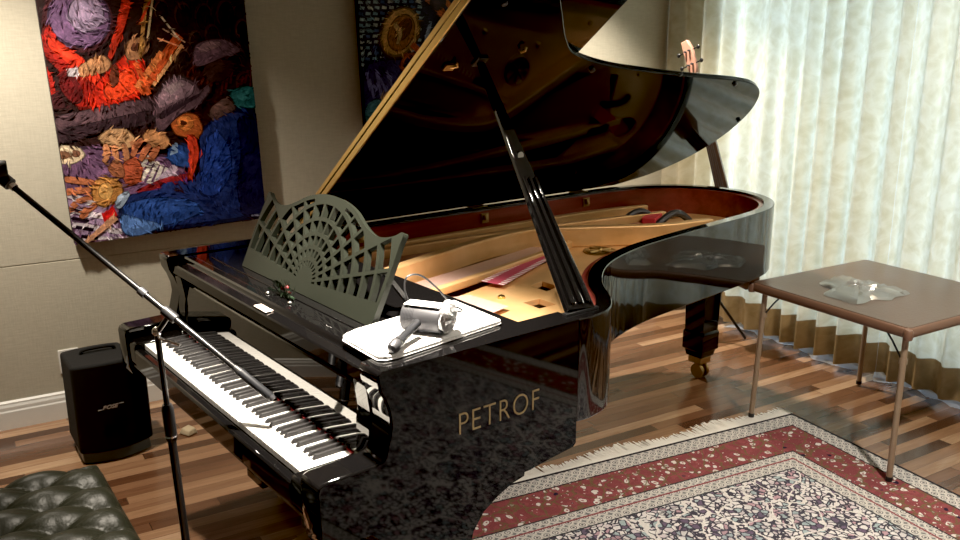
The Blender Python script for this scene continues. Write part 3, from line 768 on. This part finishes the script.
m = MB().box(1.12, 1.15, .80, .84, -.006, .0018).tube([(1.135, .82, -.004), (1.15, .84, -.012), (1.165, .83, -.008)], .004, 8); m.build('lid_latch', M['brass_dark'], lidm)
MB().box(1.138, 1.182, .908, .952, -.006, .0018).build('prop_socket', M['blackmetal'], lidm, bevel=.002)
MB().tube([(1.22, 1.06, .0018), (1.22, 1.06, -.012), (1.235, 1.065, -.016), (1.24, 1.07, -.006)], .004, 8).build('lid_hook', M['brass_dark'], lidm)
for y in (.95, 1.62, 2.28):
    m = MB(); m.box(-.178, -.120, y - .045, y + .045, ZT + .0005, ZT + .003); m.tube([(-.168, y - .045, ZT + .004), (-.168, y + .045, ZT + .004)], .0055, 8)
    m.box(-.0912, -.084, y - .022, y + .022, .955, 1.0); m.tube([(-.08, y, .995), (-.074, y, .968)], .011, 8); m.build('rim_hinge', M['brass_dark'], piano, bevel=.001)
# prop stick
def onlid(x, y, off=0): return Vector((WB + (x - WB) * math.cos(TH_) - off * math.sin(TH_), y, ZT + (x - WB) * math.sin(TH_) + off * math.cos(TH_)))
top = onlid(.995, .93, -.004); base = Vector((1.335, .852, ZT + .004))
d = (top - base).normalized()
yv = Vector((0, 1, 0)); yv = (yv - d * yv.dot(d)).normalized(); nv = d.cross(yv)
prop = MB()
rr = lambda c, w, h: [c - yv * w / 2 - nv * h / 2, c + yv * w / 2 - nv * h / 2, c + yv * w / 2 + nv * h / 2, c - yv * w / 2 + nv * h / 2]
L = (top - base).length
prop.loft([rr(base + d * L * t, w, h) for t, w, h in ((0, .105, .020), (.10, .098, .020), (.48, .062, .018), (.9, .030, .015), (1., .026, .012))])
po = prop.build('lid_prop', M['lacquer'], piano, smooth=30, bevel=.003)
for e in (-.030, 0, .030):
    m = MB(); m.loft([[c + nv * .0 for c in rr(base + d * L * t + nv * -.014 + yv * e * (1 - .6 * t), .014 * (1 - .5 * t), .008)] for t in (.02, .5)]); m.build('prop_stave', M['lacquer'], po, bevel=.002)
MB().lathe([(.012, -.016), (.012, .016)], 14, tuple(base + d * L * .60), 'x').build('prop_pivot', M['chrome'], po)
MB().box(1.325, 1.345, .79, .92, ZT - .002, ZT + .006).build('prop_cup', M['blackmetal'], piano, bevel=.001)

# legs
def legset(cx, name_label=None):
    s1 = 1 if cx > .6 else -1
    lp = [(.205, .598), (.60, .598), (.555, .588), (.505, .567), (.455, .536), (.42, .49), (.405, .44), (.405, .40), (.285, .40), (.285, .475), (.245, .475), (.245, .40), (.165, .40), (.165, .45), (.155, .52), (.135, .565), (.10, .598)]
    lp = [(.10, .5978), (.135, .565), (.155, .52), (.165, .45), (.165, .11), (.240, .11), (.240, .48), (.285, .48), (.285, .11), (.405, .11), (.405, .44), (.42, .49), (.455, .536), (.505, .567), (.555, .588), (.60, .597), (.602, .6082)]
    x0, x1 = (1.262, 1.3858) if s1 > 0 else (.005, .123)
    if s1 < 0: lp = [(a + .19, b) for a, b in lp]
    g = MB().prism(lp, x0, x1, tf=lambda a, b, h: (h, a, b)).build('leg', M['lacquer'], piano, smooth=30, bevel=.004, bw=lambda e: all(v.co.z < .45 for v in e.verts))
    xc = (x0 + x1) / 2
    dy = 0 if s1 > 0 else .19
    MB().box(x0 - .012, x1 + .012, .155 + dy, .415 + dy, .100, .135).build('leg_collar', M['lacquer'], g, bevel=.004)
    caster(g, xc, .285 + dy, .012 if s1 > 0 else 0)
def caster(parent, x, y, dz=0):
    m = MB().lathe([(.022, .099), (.030, .094), (.030, .086), (.018, .080)], 18, (x, y, 0))
    m.bar((x, y, .085), (x + .012, y - .012, .045), .034, .016, (0, 1, 0)); m.build('caster_fork', M['brass_dark'], parent).location = (0, 0, dz * .3)
    for dy in (-.020, .020):
        MB().lathe([(.012, -.010), (.038, -.010), (.042, -.006), (.042, .006), (.038, .010), (.012, .010)], 24, (x + .012, y + dy - .006, .0425), 'y').build('caster_wheel', M['brass_dark'], parent).location = (0, 0, dz)
legset(1.3); legset(-.1)
rl = MB(); lx, ly = .262, 2.83
rl.loft([[(lx - a, ly - a, z), (lx + a, ly - a, z), (lx + a, ly + a, z), (lx - a, ly + a, z)] for z, a in ((.7045, .075), (.66, .072), (.60, .068), (.27, .062), (.262, .068), (.165, .068), (.158, .058), (.125, .052))])
g = rl.build('leg', M['lacquer'], piano, smooth=25, bevel=.003)
rl = MB().box(lx - .044, lx + .044, ly - .044, ly + .044, .085, .124); rl.build('brass_shoe', M['brass_dark'], g, bevel=.006)
caster(g, lx, ly)
m = MB()
for y in (.95, 1.4, 1.9, 2.4): m.box(-.11, {.95: 1.28, 1.4: .88, 1.9: .77, 2.4: .70}[y], y - .035, y + .035, .735, .81)
m.build('under_beam', M['darkwood'], piano, bevel=.003)
# pedal lyre
ly_ = MB().box(.43, .79, .36, .46, .075, .135); lyre = ly_.build('pedal_lyre', M['lacquer'], piano, bevel=.005)
for x in (.50, .72): MB().lathe([(.026, .136), (.020, .20), (.018, .40), (.022, .55), (.03, .5975)], 14, (x, .41, 0)).build('lyre_column', M['lacquer'], lyre)
for x in (.52, .61, .70): MB().prism([(.35, .085), (.24, .06), (.20, .052), (.20, .060), (.24, .070), (.36, .095)], x - .02, x + .02, tf=lambda a, b, h: (h, a, b)).build('pedal', M['brass'], lyre, bevel=.003)
MB().tube([(.56, .50, .13), (.53, .70, .5975)], .006, 8).build('lyre_brace', M['brass'], lyre)

# ------------------------------------------------------------------ things lying on the piano
def wl_obj(o): return o
# folded white cloth
ca, cb_, cc, cd = [Vector(p) for p in ((1.112, .178), (1.345, .172), (1.285, .60), (1.045, .61))]
def cloth_f(z0, th, ins):
    pts = []
    n = 10
    cor = [ca, cb_, cc, cd]; cen = (ca + cb_ + cc + cd) / 4
    for i in range(4):
        p, q, r = cor[i - 1], cor[i], cor[(i + 1) % 4]
        for k in range(n):
            t = k / n; rr_ = .16 if i < 2 else .05
            a = q.lerp(p, rr_); b = q.lerp(r, rr_)
            w = a * (1 - t) ** 2 + q * 2 * t * (1 - t) + b * t * t
            pts.append(cen.lerp(w, ins))
    return [(p.x, p.y, z0 + random.uniform(-.0006, .0006)) for p in pts]
m = MB()
m.loft([cloth_f(1.0236, 0, 1), cloth_f(1.0252, 0, 1.01), cloth_f(1.0277, 0, 1.0), cloth_f(1.0282, 0, .985), cloth_f(1.0307, 0, 1.0), cloth_f(1.0342, 0, .998), cloth_f(1.0360, 0, .98)])
towel = m.build('folded_towel', M['whitecloth'], None, smooth=60)
towel.rotation_euler = (0, 0, ANG); tag(towel, 'folded white towel lying on the piano shelf beside the music desk', 'towel')
# grey canister with crumpled silver end, lying on its side
TZ = 1.0369
o = thing('metal_canister', 'silver grey canister lying on the white towel, crumpled foil on its end', 'canister', W(1.243, .372, TZ), ANG + R(30))
MB().lathe([(.030, -.062), (.036, -.060), (.0375, -.055), (.0375, .050), (.034, .054)], 28, (0, 0, .0377), 'x').build('canister_body', M['steel'], o)
m = MB()
for k in range(9): m.lathe([(.0379, -.058 + k * .0042), (.0379, -.0565 + k * .0042)], 28, (0, 0, .0377), 'x')
m.build('ribbed_collar', M['micgrey'], o)
m = MB(); prof = [(.02, .052), (.045, .056), (.048, .066), (.040, .076), (.020, .082)]
rg = []
for r_, h in prof:
    rg.append([(h + random.uniform(-.006, .006), r_ * random.uniform(.86, 1.0) * math.cos(2 * PI * k / 22), .0485 + r_ * random.uniform(.86, 1.0) * math.sin(2 * PI * k / 22)) for k in range(22)])
m.loft(rg); fo = m.build('foil_end', M['foil'], o, smooth=15)
MB().box(-.055, .050, -.022, .022, .0755, .0785).build('white_label', M['paper'], o, bevel=.001)
# handheld microphone leaning beside it
o = thing('handheld_microphone', 'short grey handheld microphone on the towel, leaning against the silver canister', 'microphone', W(1.290, .285, TZ + .0125), 0)
o.rotation_euler = (0, R(11), ANG - R(62))
MB().lathe([(.008, -.058), (.0105, -.055), (.0118, .030), (.0150, .050), (.0150, .055)], 20, (0, 0, .0172), 'x').build('handle', M['micgrey'], o)
MB().lathe([(.0152, .0552), (.0168, .064), (.0165, .076), (.012, .087), (.004, .091)], 20, (0, 0, .0172), 'x').build('grille', M['steel'], o)
MB().lathe([(.0152, .0535), (.0165, .055), (.0165, .058)], 20, (0, 0, .0172), 'x').build('grille_ring', M['chrome'], o)
# cable
pts = crom([(0, 0), (.05, .06), (.10, .07), (.16, .03), (.20, .05)], 8)
cpath = [W(1.165, .40, 1.075), W(1.135, .395, 1.085), W(1.115, .39, 1.12), W(1.112, .40, 1.155), W(1.120, .44, 1.155), W(1.13, .49, 1.11), W(1.14, .53, 1.06), W(1.16, .555, 1.0405), W(1.14, .52, 1.0405), W(1.10, .49, 1.0405), W(1.06, .47, 1.0405)]
def smooth3(p, n=6):
    out = []
    q = [p[0]] + p + [p[-1]]
    for i in range(1, len(q) - 2):
        a, b, c, d_ = q[i - 1:i + 3]
        for k in range(n):
            t = k / n; out.append(.5 * ((2 * b) + (c - a) * t + (2 * a - 5 * b + 4 * c - d_) * t * t + (3 * b - 3 * c + d_ - a) * t ** 3))
    return out + [p[-1]]
c = MB().tube(smooth3(cpath), .0028, 8).build('audio_cable', M['blackplastic']); tag(c, 'thin black cable looping up behind the silver canister', 'cable')
# dark sprig at foot of desk
o = thing('leaf_sprig', 'dark green leafy sprig with red bits at the centre foot of the music desk', 'ornament', W(.648, .258, 1.0210), ANG)
m = MB()
for k in range(46):
    a = random.uniform(-.4, PI + .4); l = random.uniform(.026, .046); b = Vector((random.uniform(-.055, .055), random.uniform(-.016, .004), .004 + random.uniform(0, .024)))
    dd = Vector((math.cos(a), random.uniform(-.45, 0), abs(math.sin(a)) * .8 + .02)).normalized(); sd = Vector((-dd.z, .3, dd.x)).normalized() * .0095
    vs = [m.bm.verts.new((q.x, q.y, max(q.z, .0008))) for q in (b, b + dd * l * .5 + sd, b + dd * l, b + dd * l * .5 - sd)]
    m.face(vs)
m.tube([(-.06, -.008, .005), (0, -.008, .005), (.06, -.008, .005)], .004, 6); m.build('leaves', M['sprig'], o, smooth=0, fix=False)
for p in ((.012, -.006, .028), (.03, -.008, .018), (-.014, -.007, .022)): MB().sphere(p, .007).build('berry', M['sprigred'], o)

# ------------------------------------------------------------------ microphone stand with boom
pb, pt = W(.640, -.112, 0), W(.652, -.150, .985)
o = thing('microphone_stand', 'black boom microphone stand between the leather bench and the piano keyboard', 'microphone stand', (0, 0, 0))
MB().lathe([(.125, 0), (.125, .012), (.11, .020), (.03, .028), (.016, .040)], 32, tuple(pb)).build('round_base', M['blackmetal'], o)
dv = (pt - pb)
MB().tube([pb + dv * .03, pb + dv * .72], .0125, 14).build('lower_pole', M['blackmetal'], o)
MB().tube([pb + dv * .70, pt], .0085, 12).build('upper_pole', M['blackmetal'], o)
MB().tube([pb + dv * .655, pb + dv * .67, pb + dv * .76, pb + dv * .775], [.014, .0175, .0175, .013], 14).build('height_clutch', M['blackplastic'], o)
MB().tube([pb + dv * .67, pb + dv * .676], .0185, 14).build('clutch_ring', M['chrome'], o)
BM = W(.700, -.125, 1.047); BT = W(.935, .055, .83); bd = (BM - BT)
MB().sphere(pt + Vector((0, 0, .005)), .014).build('swivel', M['chrome'], o)
MB().tube([pt, BM], .0075, 10).build('swivel_arm', M['blackmetal'], o)
MB().tube([pt + Vector((-.008, 0, .004)), pt + Vector((.03, .0, -.006)), W(.735, -.115, .965)], [.004, .004, .0045], 8).build('clamp_lever', M['chrome'], o)
end = BT + bd * 2.62
MB().tube([BT + bd * .32, end], .0085, 12).build('boom_arm', M['blackmetal'], o)
MB().tube([BM - bd * .06, BM + bd * .06], .0145, 12).build('boom_clutch', M['blackplastic'], o)
MB().tube([BT + bd * 1.24, BT + bd * 1.30], .0125, 12).build('boom_ferrule', M['steel'], o)
MB().tube([end - bd * .06, end - bd * .015], .0115, 12).build('end_ferrule', M['chrome'], o)
e2 = end + bd * .045
MB().tube([end - bd * .015, end + bd * .10], .0185, 14).build('boom_end_grip', M['blackplastic'], o)
cw = end + bd * .10 + Vector((0, 0, .012))
MB().lathe([(.010, -.022), (.028, -.022), (.030, -.019), (.030, .019), (.028, .022), (.010, .022)], 20, tuple(cw), 'y').build('counterweight', M['blackplastic'], o, bevel=.001)
mic = thing('pencil_microphone', 'slim dark grey pencil microphone on the boom tip hanging above the keys', 'microphone', tuple(BT))
z0 = Vector((0, 0, 0))
MB().tube([z0 + bd * .0, bd * .02, bd * .30], [.010, .0125, .0125], 14).build('microphone_body', M['micgrey'], mic)
MB().tube([bd * .30, bd * .36], [.0125, .009], 12).build('cable_socket', M['blackplastic'], mic)
MB().tube([-bd * .03, bd * .0], [.0085, .0115], 12).build('capsule_grille', M['steel'], mic)

# ------------------------------------------------------------------ tufted leather bench
o = thing('tufted_bench', 'dark tufted leather bench with buttoned top in front of the keyboard', 'bench', tuple(W(.345, -.275, 0)), ANG - R(3.5))
BL, BW_ = .84, .42
def btop(u, v):
    x, y = u * BL, -v * BW_
    p, q = (x - .05) / .14, (-y - .06) / .254
    a, b = abs(math.sin(PI * (p + q) / 1)), abs(math.sin(PI * (p - q) / 1))
    h = .030 * (a * b) ** .5 + .034 * max(a, b) ** .55
    ex = min(x, BL - x); ey = min(-y, BW_ + y); e = min(ex, ey)
    rim_ = 1 - math.exp(-(e / .035)) if e < .2 else 1
    return (x, y, .462 + h + .018 * rim_ - .045 * math.exp(-e / .016))
m = MB(); nu, nv_ = 126, 64
m.grid(btop, nu, nv_)
cush = m.build('cushion_top', M['leather'], o, smooth=180, fix=False)
m = MB(); e0 = lambda t: (.4 + .055 * t)
def sidering(z, g):
    return [(-g, g, z), (BL + g, g, z), (BL + g, -BW_ - g, z), (-g, -BW_ - g, z)]
m.loft([sidering(.36, -.004), sidering(.375, .006), sidering(.42, .010), sidering(.46, .004), sidering(.464, -.002)], True, True)
m.build('cushion_side', M['leather'], o, smooth=60)
for i in range(-1, 14):
    for j in range(0, 6):
        if (i + j) % 2: continue
        x, y = .05 + .14 * i / 2, .06 + .254 * j / 2
        if .02 < x < BL - .02 and .02 < y < BW_ - .02:
            z = btop(x / BL, y / BW_)[2]; MB().sphere((x, -y, z + .004), .010, 10, 6, (1, 1, .5)).build('button', M['leather'], o)
MB().box(.01, BL - .01, -BW_ + .01, -.01, .30, .359).build('apron', M['darkwood'], o, bevel=.003)
for x in (.05, BL - .05):
    for y in (-.05, -BW_ + .05):
        MB().loft([[(x - a, y - a, z), (x + a, y - a, z), (x + a, y + a, z), (x - a, y + a, z)] for z, a in ((0, .020), (.30, .032))]).build('leg', M['darkwood'], o, bevel=.003)

# ------------------------------------------------------------------ covered loudspeaker
o = thing('loudspeaker', 'black cloth covered portable loudspeaker on the floor by the left wall', 'speaker', tuple(W(-.835, .035, 0)), ANG + R(-4))
def spk(z0, z1f, g, name, mat, bev):
    m = MB(); ys = [-.136 + .311 * k / 24 for k in range(25)]
    fr = lambda y: .115 + g + .055 * (1 - ((y - .005) / .17) ** 2)
    rings_ = []
    for y in ys:
        yy = y + (g if y > 0 else -g); tp = z1f(y)
        rings_.append([(fr(y), yy, z0), (fr(y) - .012, yy, tp), (-.12 - g, yy, tp - .0), (-.12 - g, yy, z0)])
    m.loft(rings_); return m.build(name, mat, o, smooth=35, bevel=bev, seg=3)
ztop = lambda y: .455 - .012 * ((y) / .17) ** 2 - max(0, (y - .115)) * 1.75
spk(.052, ztop, 0, 'cloth_cover', M['clothblack'], .012)
spk(.0, lambda y: .050, -.012, 'base', M['greyplastic'], .006)
MB().tube(smooth3([Vector(p) for p in ((-.02, -.065, .452), (-.02, -.055, .468), (-.02, 0, .472), (-.02, .065, .468), (-.02, .075, .450))]), .008, 8).build('carry_strap', M['clothblack'], o)
lg = text_mesh('logo_lettering', 'BOSE', .024, M['silver'], o, Matrix(), .0006, .35, .0008, 1.0)
lw = text_width(lg)
tilt = Matrix.Rotation(0, 4, 'Z')
lg.matrix_local = Matrix.Translation((.1715, -.034, .252)) @ Matrix.Rotation(R(0), 4, 'Y') @ Matrix(((0, 0, 1, 0), (1, 0, 0, 0), (0, 1, 0, 0), (0, 0, 0, 1))) @ Matrix.Diagonal((.066 / lw, .95, 1, 1))
lg['label'] = 'silver slanted logo'
m = MB()
for z, a, b in ((.2515, -.052, -.034), (.2655, .036, .054)): m.box(.1690, .1718, a, b, z, z + .002)
m.build('logo_bars', M['silver'], o)

o = MB().loft([[(-.035, -.028, .001), (.035, -.028, .001), (.035, .028, .001), (-.035, .028, .001)], [(-.024, -.018, .030), (.028, -.020, .026), (.026, .022, .028), (-.022, .024, .033)]]).build('wooden_block', M['tanblock'], None, smooth=20, bevel=.006)
o.location = (-.79, .275, 0); o.rotation_euler = (0, 0, .5); tag(o, 'small pale tan block on the floor between the covered loudspeaker and the piano', 'block')
# ------------------------------------------------------------------ rug
o = thing('persian_rug', 'red and cream patterned persian rug with white fringe on the wooden floor', 'rug', (.520, 2.868, 0), R(-4.2))
m = MB()
def rugf(u, v): 
    x, y = u * RUG_A, -v * RUG_B
    return (x, y, .009 + .0012 * math.sin(9 * x + 3) * math.sin(7 * y))
m.grid(rugf, 60, 44)
m.build('rug_pile', M['rug'], o, smooth=60, fix=False)
MB().box(0, RUG_A, -RUG_B, 0, .001, .0075).build('rug_backing', M['fringe'], o, smooth=0)
m = MB()
for k in range(640):
    y = -RUG_B * (k + random.random()) / 640; l = .082 + .022 * math.sin(y * 11) + random.uniform(-.016, .018); dy = .012 * math.sin(y * 23) + random.uniform(-.008, .008); w = .0050
    z = random.uniform(.002, .008)
    vs = [m.bm.verts.new(p) for p in ((.002, y - w, .0078), (.002, y + w, .0078), (-l * .5, y + w + dy * .6, z + .002), (-l, y + w * .6 + dy, z), (-l, y - w * .6 + dy, z), (-l * .5, y - w + dy * .6, z + .002))]
    m.face(vs)
m.build('fringe', M['fringe'], o, smooth=0, fix=False)['label'] = 'white fringe'

# ------------------------------------------------------------------ folding card table and plastic bag
o = thing('card_table', 'square brown folding card table with tan metal legs beside the curtains', 'table', (.388, 2.646, 0))
TS, TY = .822, .842
m = MB(); 
def rsq(g, z, r=.03, n=5):
    pts = []
    for cx, cy, a0 in ((TS - r, r, -90), (TS - r, TY - r, 0), (r, TY - r, 90), (r, r, 180)):
        for k in range(n + 1):
            a = R(a0 + 90 * k / n); pts.append((cx + (r + g) * math.cos(a), cy + (r + g) * math.sin(a), z))
    return pts
m.loft([rsq(-.012, .634), rsq(0, .640), rsq(.002, .655), rsq(0, .672), rsq(-.007, .678)]); m.build('padded_edge', M['vinyl_edge'], o, smooth=60)
m = MB(); m.loft([rsq(-.0075, .674), rsq(-.009, .6805), rsq(-.02, .682)]); m.build('tabletop', M['vinyl'], o, smooth=60)
for sx in (0, 1):
    for sy in (0, 1):
        px, py = (.070 if sx == 0 else TS - .030), (.030 if sy == 0 else TY - .030)
        ox, oy = (-1 if sx == 0 else 1) * .012, (-1 if sy == 0 else 1) * .012
        g = MB().tube([(px, py, .633), (px + ox, py + oy, .012)], .0125, 12).build('leg', M['tanmetal'], o)
        MB().tube([(px + ox, py + oy, .0105), (px + ox, py + oy, .03)], .0145, 12).build('leg_tip', M['blackplastic'], g)
        dx = 1 if sx == 0 else -1
        MB().tube([(px + .002 * dx, py, .53), (px + .055 * dx, py, .60), (px + .085 * dx, py, .633)], .004, 8).build('folding_brace', M['steel'], g)
        MB().lathe([(.0165, .545), (.0165, .520)], 12, (px, py, 0)).build('leg_collar', M['tanmetal'], g)
        cx, cy = (0 if sx == 0 else TS), (0 if sy == 0 else TY)
        MB().lathe([(.016, .632), (.018, .640), (.018, .668), (.014, .674)], 12, (cx + (.008 if sx == 0 else -.008), cy + (.008 if sy == 0 else -.008), 0)).build('corner_guard', M['vinyl_edge'], o)
m = MB(); nb = 34
def bagf(u, v):
    a, r = u * 2 * PI, v
    rad = r * (.168 + .03 * math.sin(3 * a + 1) + .018 * math.sin(7 * a))
    h = .006 + (1 - r ** 2) * .018 + .014 * abs(math.sin(5 * a + 9 * r)) * r * (1.15 - r) + random.uniform(0, .013) * (1 if 0 < r < .98 else 0)
    return (rad * math.cos(a) * 1.0, rad * math.sin(a) * 1.15, h)
m.grid(bagf, 44, 9); bmesh.ops.remove_doubles(m.bm, verts=m.bm.verts, dist=.0008)
b = m.build('plastic_bag', M['plasticbag'], None, smooth=25, fix=True); b.location = (.762, 2.935, .6822 - .004); b.rotation_euler = (0, 0, R(35))
tag(b, 'crumpled clear plastic bag lying on the brown card table', 'plastic bag')

# ------------------------------------------------------------------ electric upright bass on tripod
o = thing('upright_bass', 'slim dark upright bass with pale peach headstock leaning behind the piano tail', 'double bass', tuple(W(-.035, 3.31, 0)), ANG)
A0, A1 = Vector((.0, 0, .965)), Vector((-.240, 0, 1.585))
ax = (A1 - A0).normalized(); sd = Vector((0, 1, 0)).cross(ax).normalized()
A2 = A1 + ax * .20
nk = MB(); rs = []
for t, w in ((-.35, .046), (0, .043), (1, .028)):
    c = A0.lerp(A1, t)
    rs.append([c - sd * w, c + sd * w, c + sd * w * .7 + Vector((0, .03, 0)), c - sd * w * .7 + Vector((0, .03, 0))])
nk.loft(rs).build('neck', M['darkwood'], o, bevel=.003)
m = MB()
for e in (-.016, -.0055, .0055, .016): m.tube([A0 + ax * -.3 + sd * e * 1.7 + Vector((0, -.010, 0)), A1 + sd * e * .8 + Vector((0, -.004, 0))], .0016, 6)
m.build('bass_strings', M['steel'], o)
hs = MB(); rs = []
for t, w, s_ in ((0, .024, 0), (.15, .031, .0), (.75, .033, -.004), (1, .022, -.012)):
    c = A1.lerp(A2, t) + sd * s_; rs.append([c - sd * w + Vector((0, -.004, 0)), c + sd * w + Vector((0, -.004, 0)), c + sd * w + Vector((0, .02, 0)), c - sd * w + Vector((0, .02, 0))])
hs.loft(rs); head = hs.build('headstock', M['pinkwood'], o, bevel=.004)
for k in range(4):
    t = .28 + .4 * (k % 2); s_ = -1 if k < 2 else 1
    c = A1.lerp(A2, t) + sd * .036 * s_
    g = MB().tube([c, c + sd * s_ * .03], .004, 8).build('tuning_peg', M['blackmetal'], head)
    MB().sphere(c + sd * s_ * .038, .013, 10, 6, (1, .5, 1)).build('peg_button', M['blackmetal'], g)
    MB().tube([A1.lerp(A2, t) + sd * s_ * .014 + Vector((0, -.004, 0)), A1.lerp(A2, t) + sd * s_ * .014 + Vector((0, -.02, 0))], .006, 8).build('string_post', M['steel'], head)
bd_ = MB(); rs = []
B0 = A0 - ax * .62
for t, w, dth in ((0, .02, .02), (.08, .085, .04), (.35, .11, .05), (.65, .085, .05), (.9, .075, .045), (1., .03, .03)):
    c = B0.lerp(A0 - ax * .10, t) + Vector((0, .03, 0)); rs.append([c + sd * w * math.cos(a) + Vector((0, dth * math.sin(a), 0)) for a in [2 * PI * k / 16 for k in range(16)]])
bd_.loft(rs).build('body', M['darkwood'], o)
hub = Vector((.0, .05, .27))
MB().tube([(.10, .05, .60), hub], .012, 10).build('stand_pole', M['blackmetal'], o)
MB().tube([hub - Vector((0, 0, .03)), hub + Vector((0, 0, .03))], .02, 12).build('stand_hub', M['blackplastic'], o)
for a in (64, 168, 250):
    MB().tube([hub, hub + Vector((.20 * math.cos(R(a)), .20 * math.sin(R(a)), -.262))], .009, 10).build('stand_leg', M['blackmetal'], o)

# ------------------------------------------------------------------ curtains
YC = 3.60
def pleat(x, z):
    ph = x * 2 * PI / .150 + 1.3 * math.sin(x * 3.1) + .8 * math.sin(x * 7.7 + 1)
    amp = .043 + .014 * math.sin(x * 5.3 + .6)
    k = .75 + .25 * (1 - z / 2.5)
    return YC + amp * k * (math.sin(ph) + .28 * math.sin(2 * ph + .7 + .4 * z)) + .010 * math.sin(x * 19 + z * 1.5) * (1 - z / 2.6)
def curtain(label, x0, x1):
    o = thing('curtain', label, 'curtain', ((x0 + x1) / 2, YC, 0), 0, 'pleated damask curtains on the back wall')
    cx = (x0 + x1) / 2
    def mk(z0, z1, nz, name, mat):
        n = int((x1 - x0) / .0085)
        f = lambda u, v: (x0 + (x1 - x0) * u - cx, pleat(x0 + (x1 - x0) * u, z0 + (z1 - z0) * v) - YC, z0 + (z1 - z0) * v)
        return MB().grid(f, n, nz, lambda u, v: ((x0 + (x1 - x0) * u) * 2.2, (z0 + (z1 - z0) * v) * 1.1)).build(name, mat, o, smooth=180, fix=False)
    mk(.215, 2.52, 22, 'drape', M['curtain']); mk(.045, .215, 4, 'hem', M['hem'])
    MB().box(x0 - cx, x1 - cx, -.055, .06, 2.521, 2.56).build('heading_rail', M['white'], o)
curtain('pleated cream damask curtain nearest the left wall, behind the piano lid tip', -1.275, .4365)
curtain('pleated cream damask curtain with pale daylight glow behind the card table', .437, 3.2)
m = MB()
nn = 420
def shf(u, v):
    x = -.6 + 3.7 * u
    w_ = .012 * math.sin(x * 34 + 2 * math.sin(x * 5))
    if v < .5: return (x, 3.705 + w_, .16 + 2.2 * (1 - v * 2)) if False else (x, 3.705 + w_ * (1 + v), .012 + 2.4 * (1 - v * 2) ** 1.0 + .004)
    t = (v - .5) * 2
    return (x, 3.705 + w_ - t * (.115 + .03 * math.sin(x * 6.5) + .02 * math.sin(x * 17)) * (1 - .75 * math.exp(-((x - .38) / .06) ** 2) - .75 * math.exp(-((x - 1.24) / .06) ** 2)), .012 + .012 * abs(math.sin(x * 23 + 5 * t)) * t)
m.grid(shf, nn, 24)
o = m.build('sheer_lining', M['sheer'], None, smooth=180, fix=False); tag(o, 'white sheer lining trailing on the floor under the curtain hems', 'sheer curtain')

# ------------------------------------------------------------------ light
def area(name, loc, rot, sx, sy, power, color):
    l = bpy.data.lights.new(name, 'AREA'); l.shape = 'RECTANGLE'; l.size = sx; l.size_y = sy; l.energy = power; l.color = color
    o = bpy.data.objects.new(name, l); COL.objects.link(o); o.location = loc; o.rotation_euler = rot; return o
def spot(name, loc, target, power, color, angle=90, blend=.6, radius=.05):
    l = bpy.data.lights.new(name, 'SPOT'); l.energy = power; l.color = color; l.spot_size = R(angle); l.spot_blend = blend; l.shadow_soft_size = radius
    o = bpy.data.objects.new(name, l); COL.objects.link(o); o.location = loc
    o.rotation_euler = (Vector(target) - Vector(loc)).to_track_quat('-Z', 'Y').to_euler(); return o
WARM = (1.0, .90, .76)
d = area('daylight', (-.6, YB + 2.2, 2.7), (0, 0, 0), 3.0, 1.8, 120, (.60, .82, 1.0)); d.rotation_euler = (Vector((.3, 3.6, 1.1)) - d.location).to_track_quat('-Z', 'Y').to_euler(); d.data.spread = R(110)
area('sky_glow', (1.1, YB + .45, 1.2), (R(-90), 0, 0), 4.2, 2.3, 36, (.55, .80, 1.0))
spot('downlight', (-.55, -.45, 2.57), (-.80, -.30, 0), 225, WARM, 115, .9, .05)
spot('downlight', (-.82, 2.95, 2.57), (-.45, 2.75, 0), 330, WARM, 96, .9, .05)
spot('downlight', (1.15, .35, 2.57), (.90, .40, .9), 1000, WARM, 60, .7, .05)
spot('downlight', (2.3, 2.0, 2.57), (2.0, 2.2, 0), 270, WARM, 120, .9, .05)
spot('downlight', (1.1, 2.95, 2.57), (1.0, 3.25, 0), 60, (1.0, .84, .62), 120, .9, .05)  # extra warm light added to turn the upper curtains golden
spot('downlight', (2.9, -.9, 2.57), (2.9, -.9, 0), 130, WARM, 115, .9, .05)
w = bpy.data.worlds.new('World'); scene.world = w; w.use_nodes = True
bg = w.node_tree.nodes['Background']; bg.inputs[0].default_value = (.75, .85, 1, 1); bg.inputs[1].default_value = 1.0

# ------------------------------------------------------------------ camera
cam = bpy.data.cameras.new('camera'); co = bpy.data.objects.new('camera', cam); COL.objects.link(co)
yaw, pitch, roll, F = 2.4797 + ANG, .2590, -.0017, 883.58
cy, sy, cp, sp = math.cos(yaw), math.sin(yaw), math.cos(pitch), math.sin(pitch)
fw = Vector((cy * cp, sy * cp, -sp)); rt = Vector((sy, -cy, 0)); up = rt.cross(fw)
r2 = rt * math.cos(roll) + up * math.sin(roll); u2 = up * math.cos(roll) - rt * math.sin(roll)
mw = Matrix((r2, u2, -fw)).transposed().to_4x4(); mw.translation = W(3.0969, -.8902, 1.800)
co.matrix_world = mw
cam.sensor_fit = 'HORIZONTAL'; cam.sensor_width = 36; cam.lens = F / 960 * 36; cam.clip_start = .05
scene.camera = co
scene.view_settings.view_transform = 'Standard'
scene.view_settings.look = 'None'
scene.view_settings.exposure = 0

scene.view_settings.use_curve_mapping = True
cm = scene.view_settings.curve_mapping
cm.black_level = (.006, .006, .006)
cm.update()
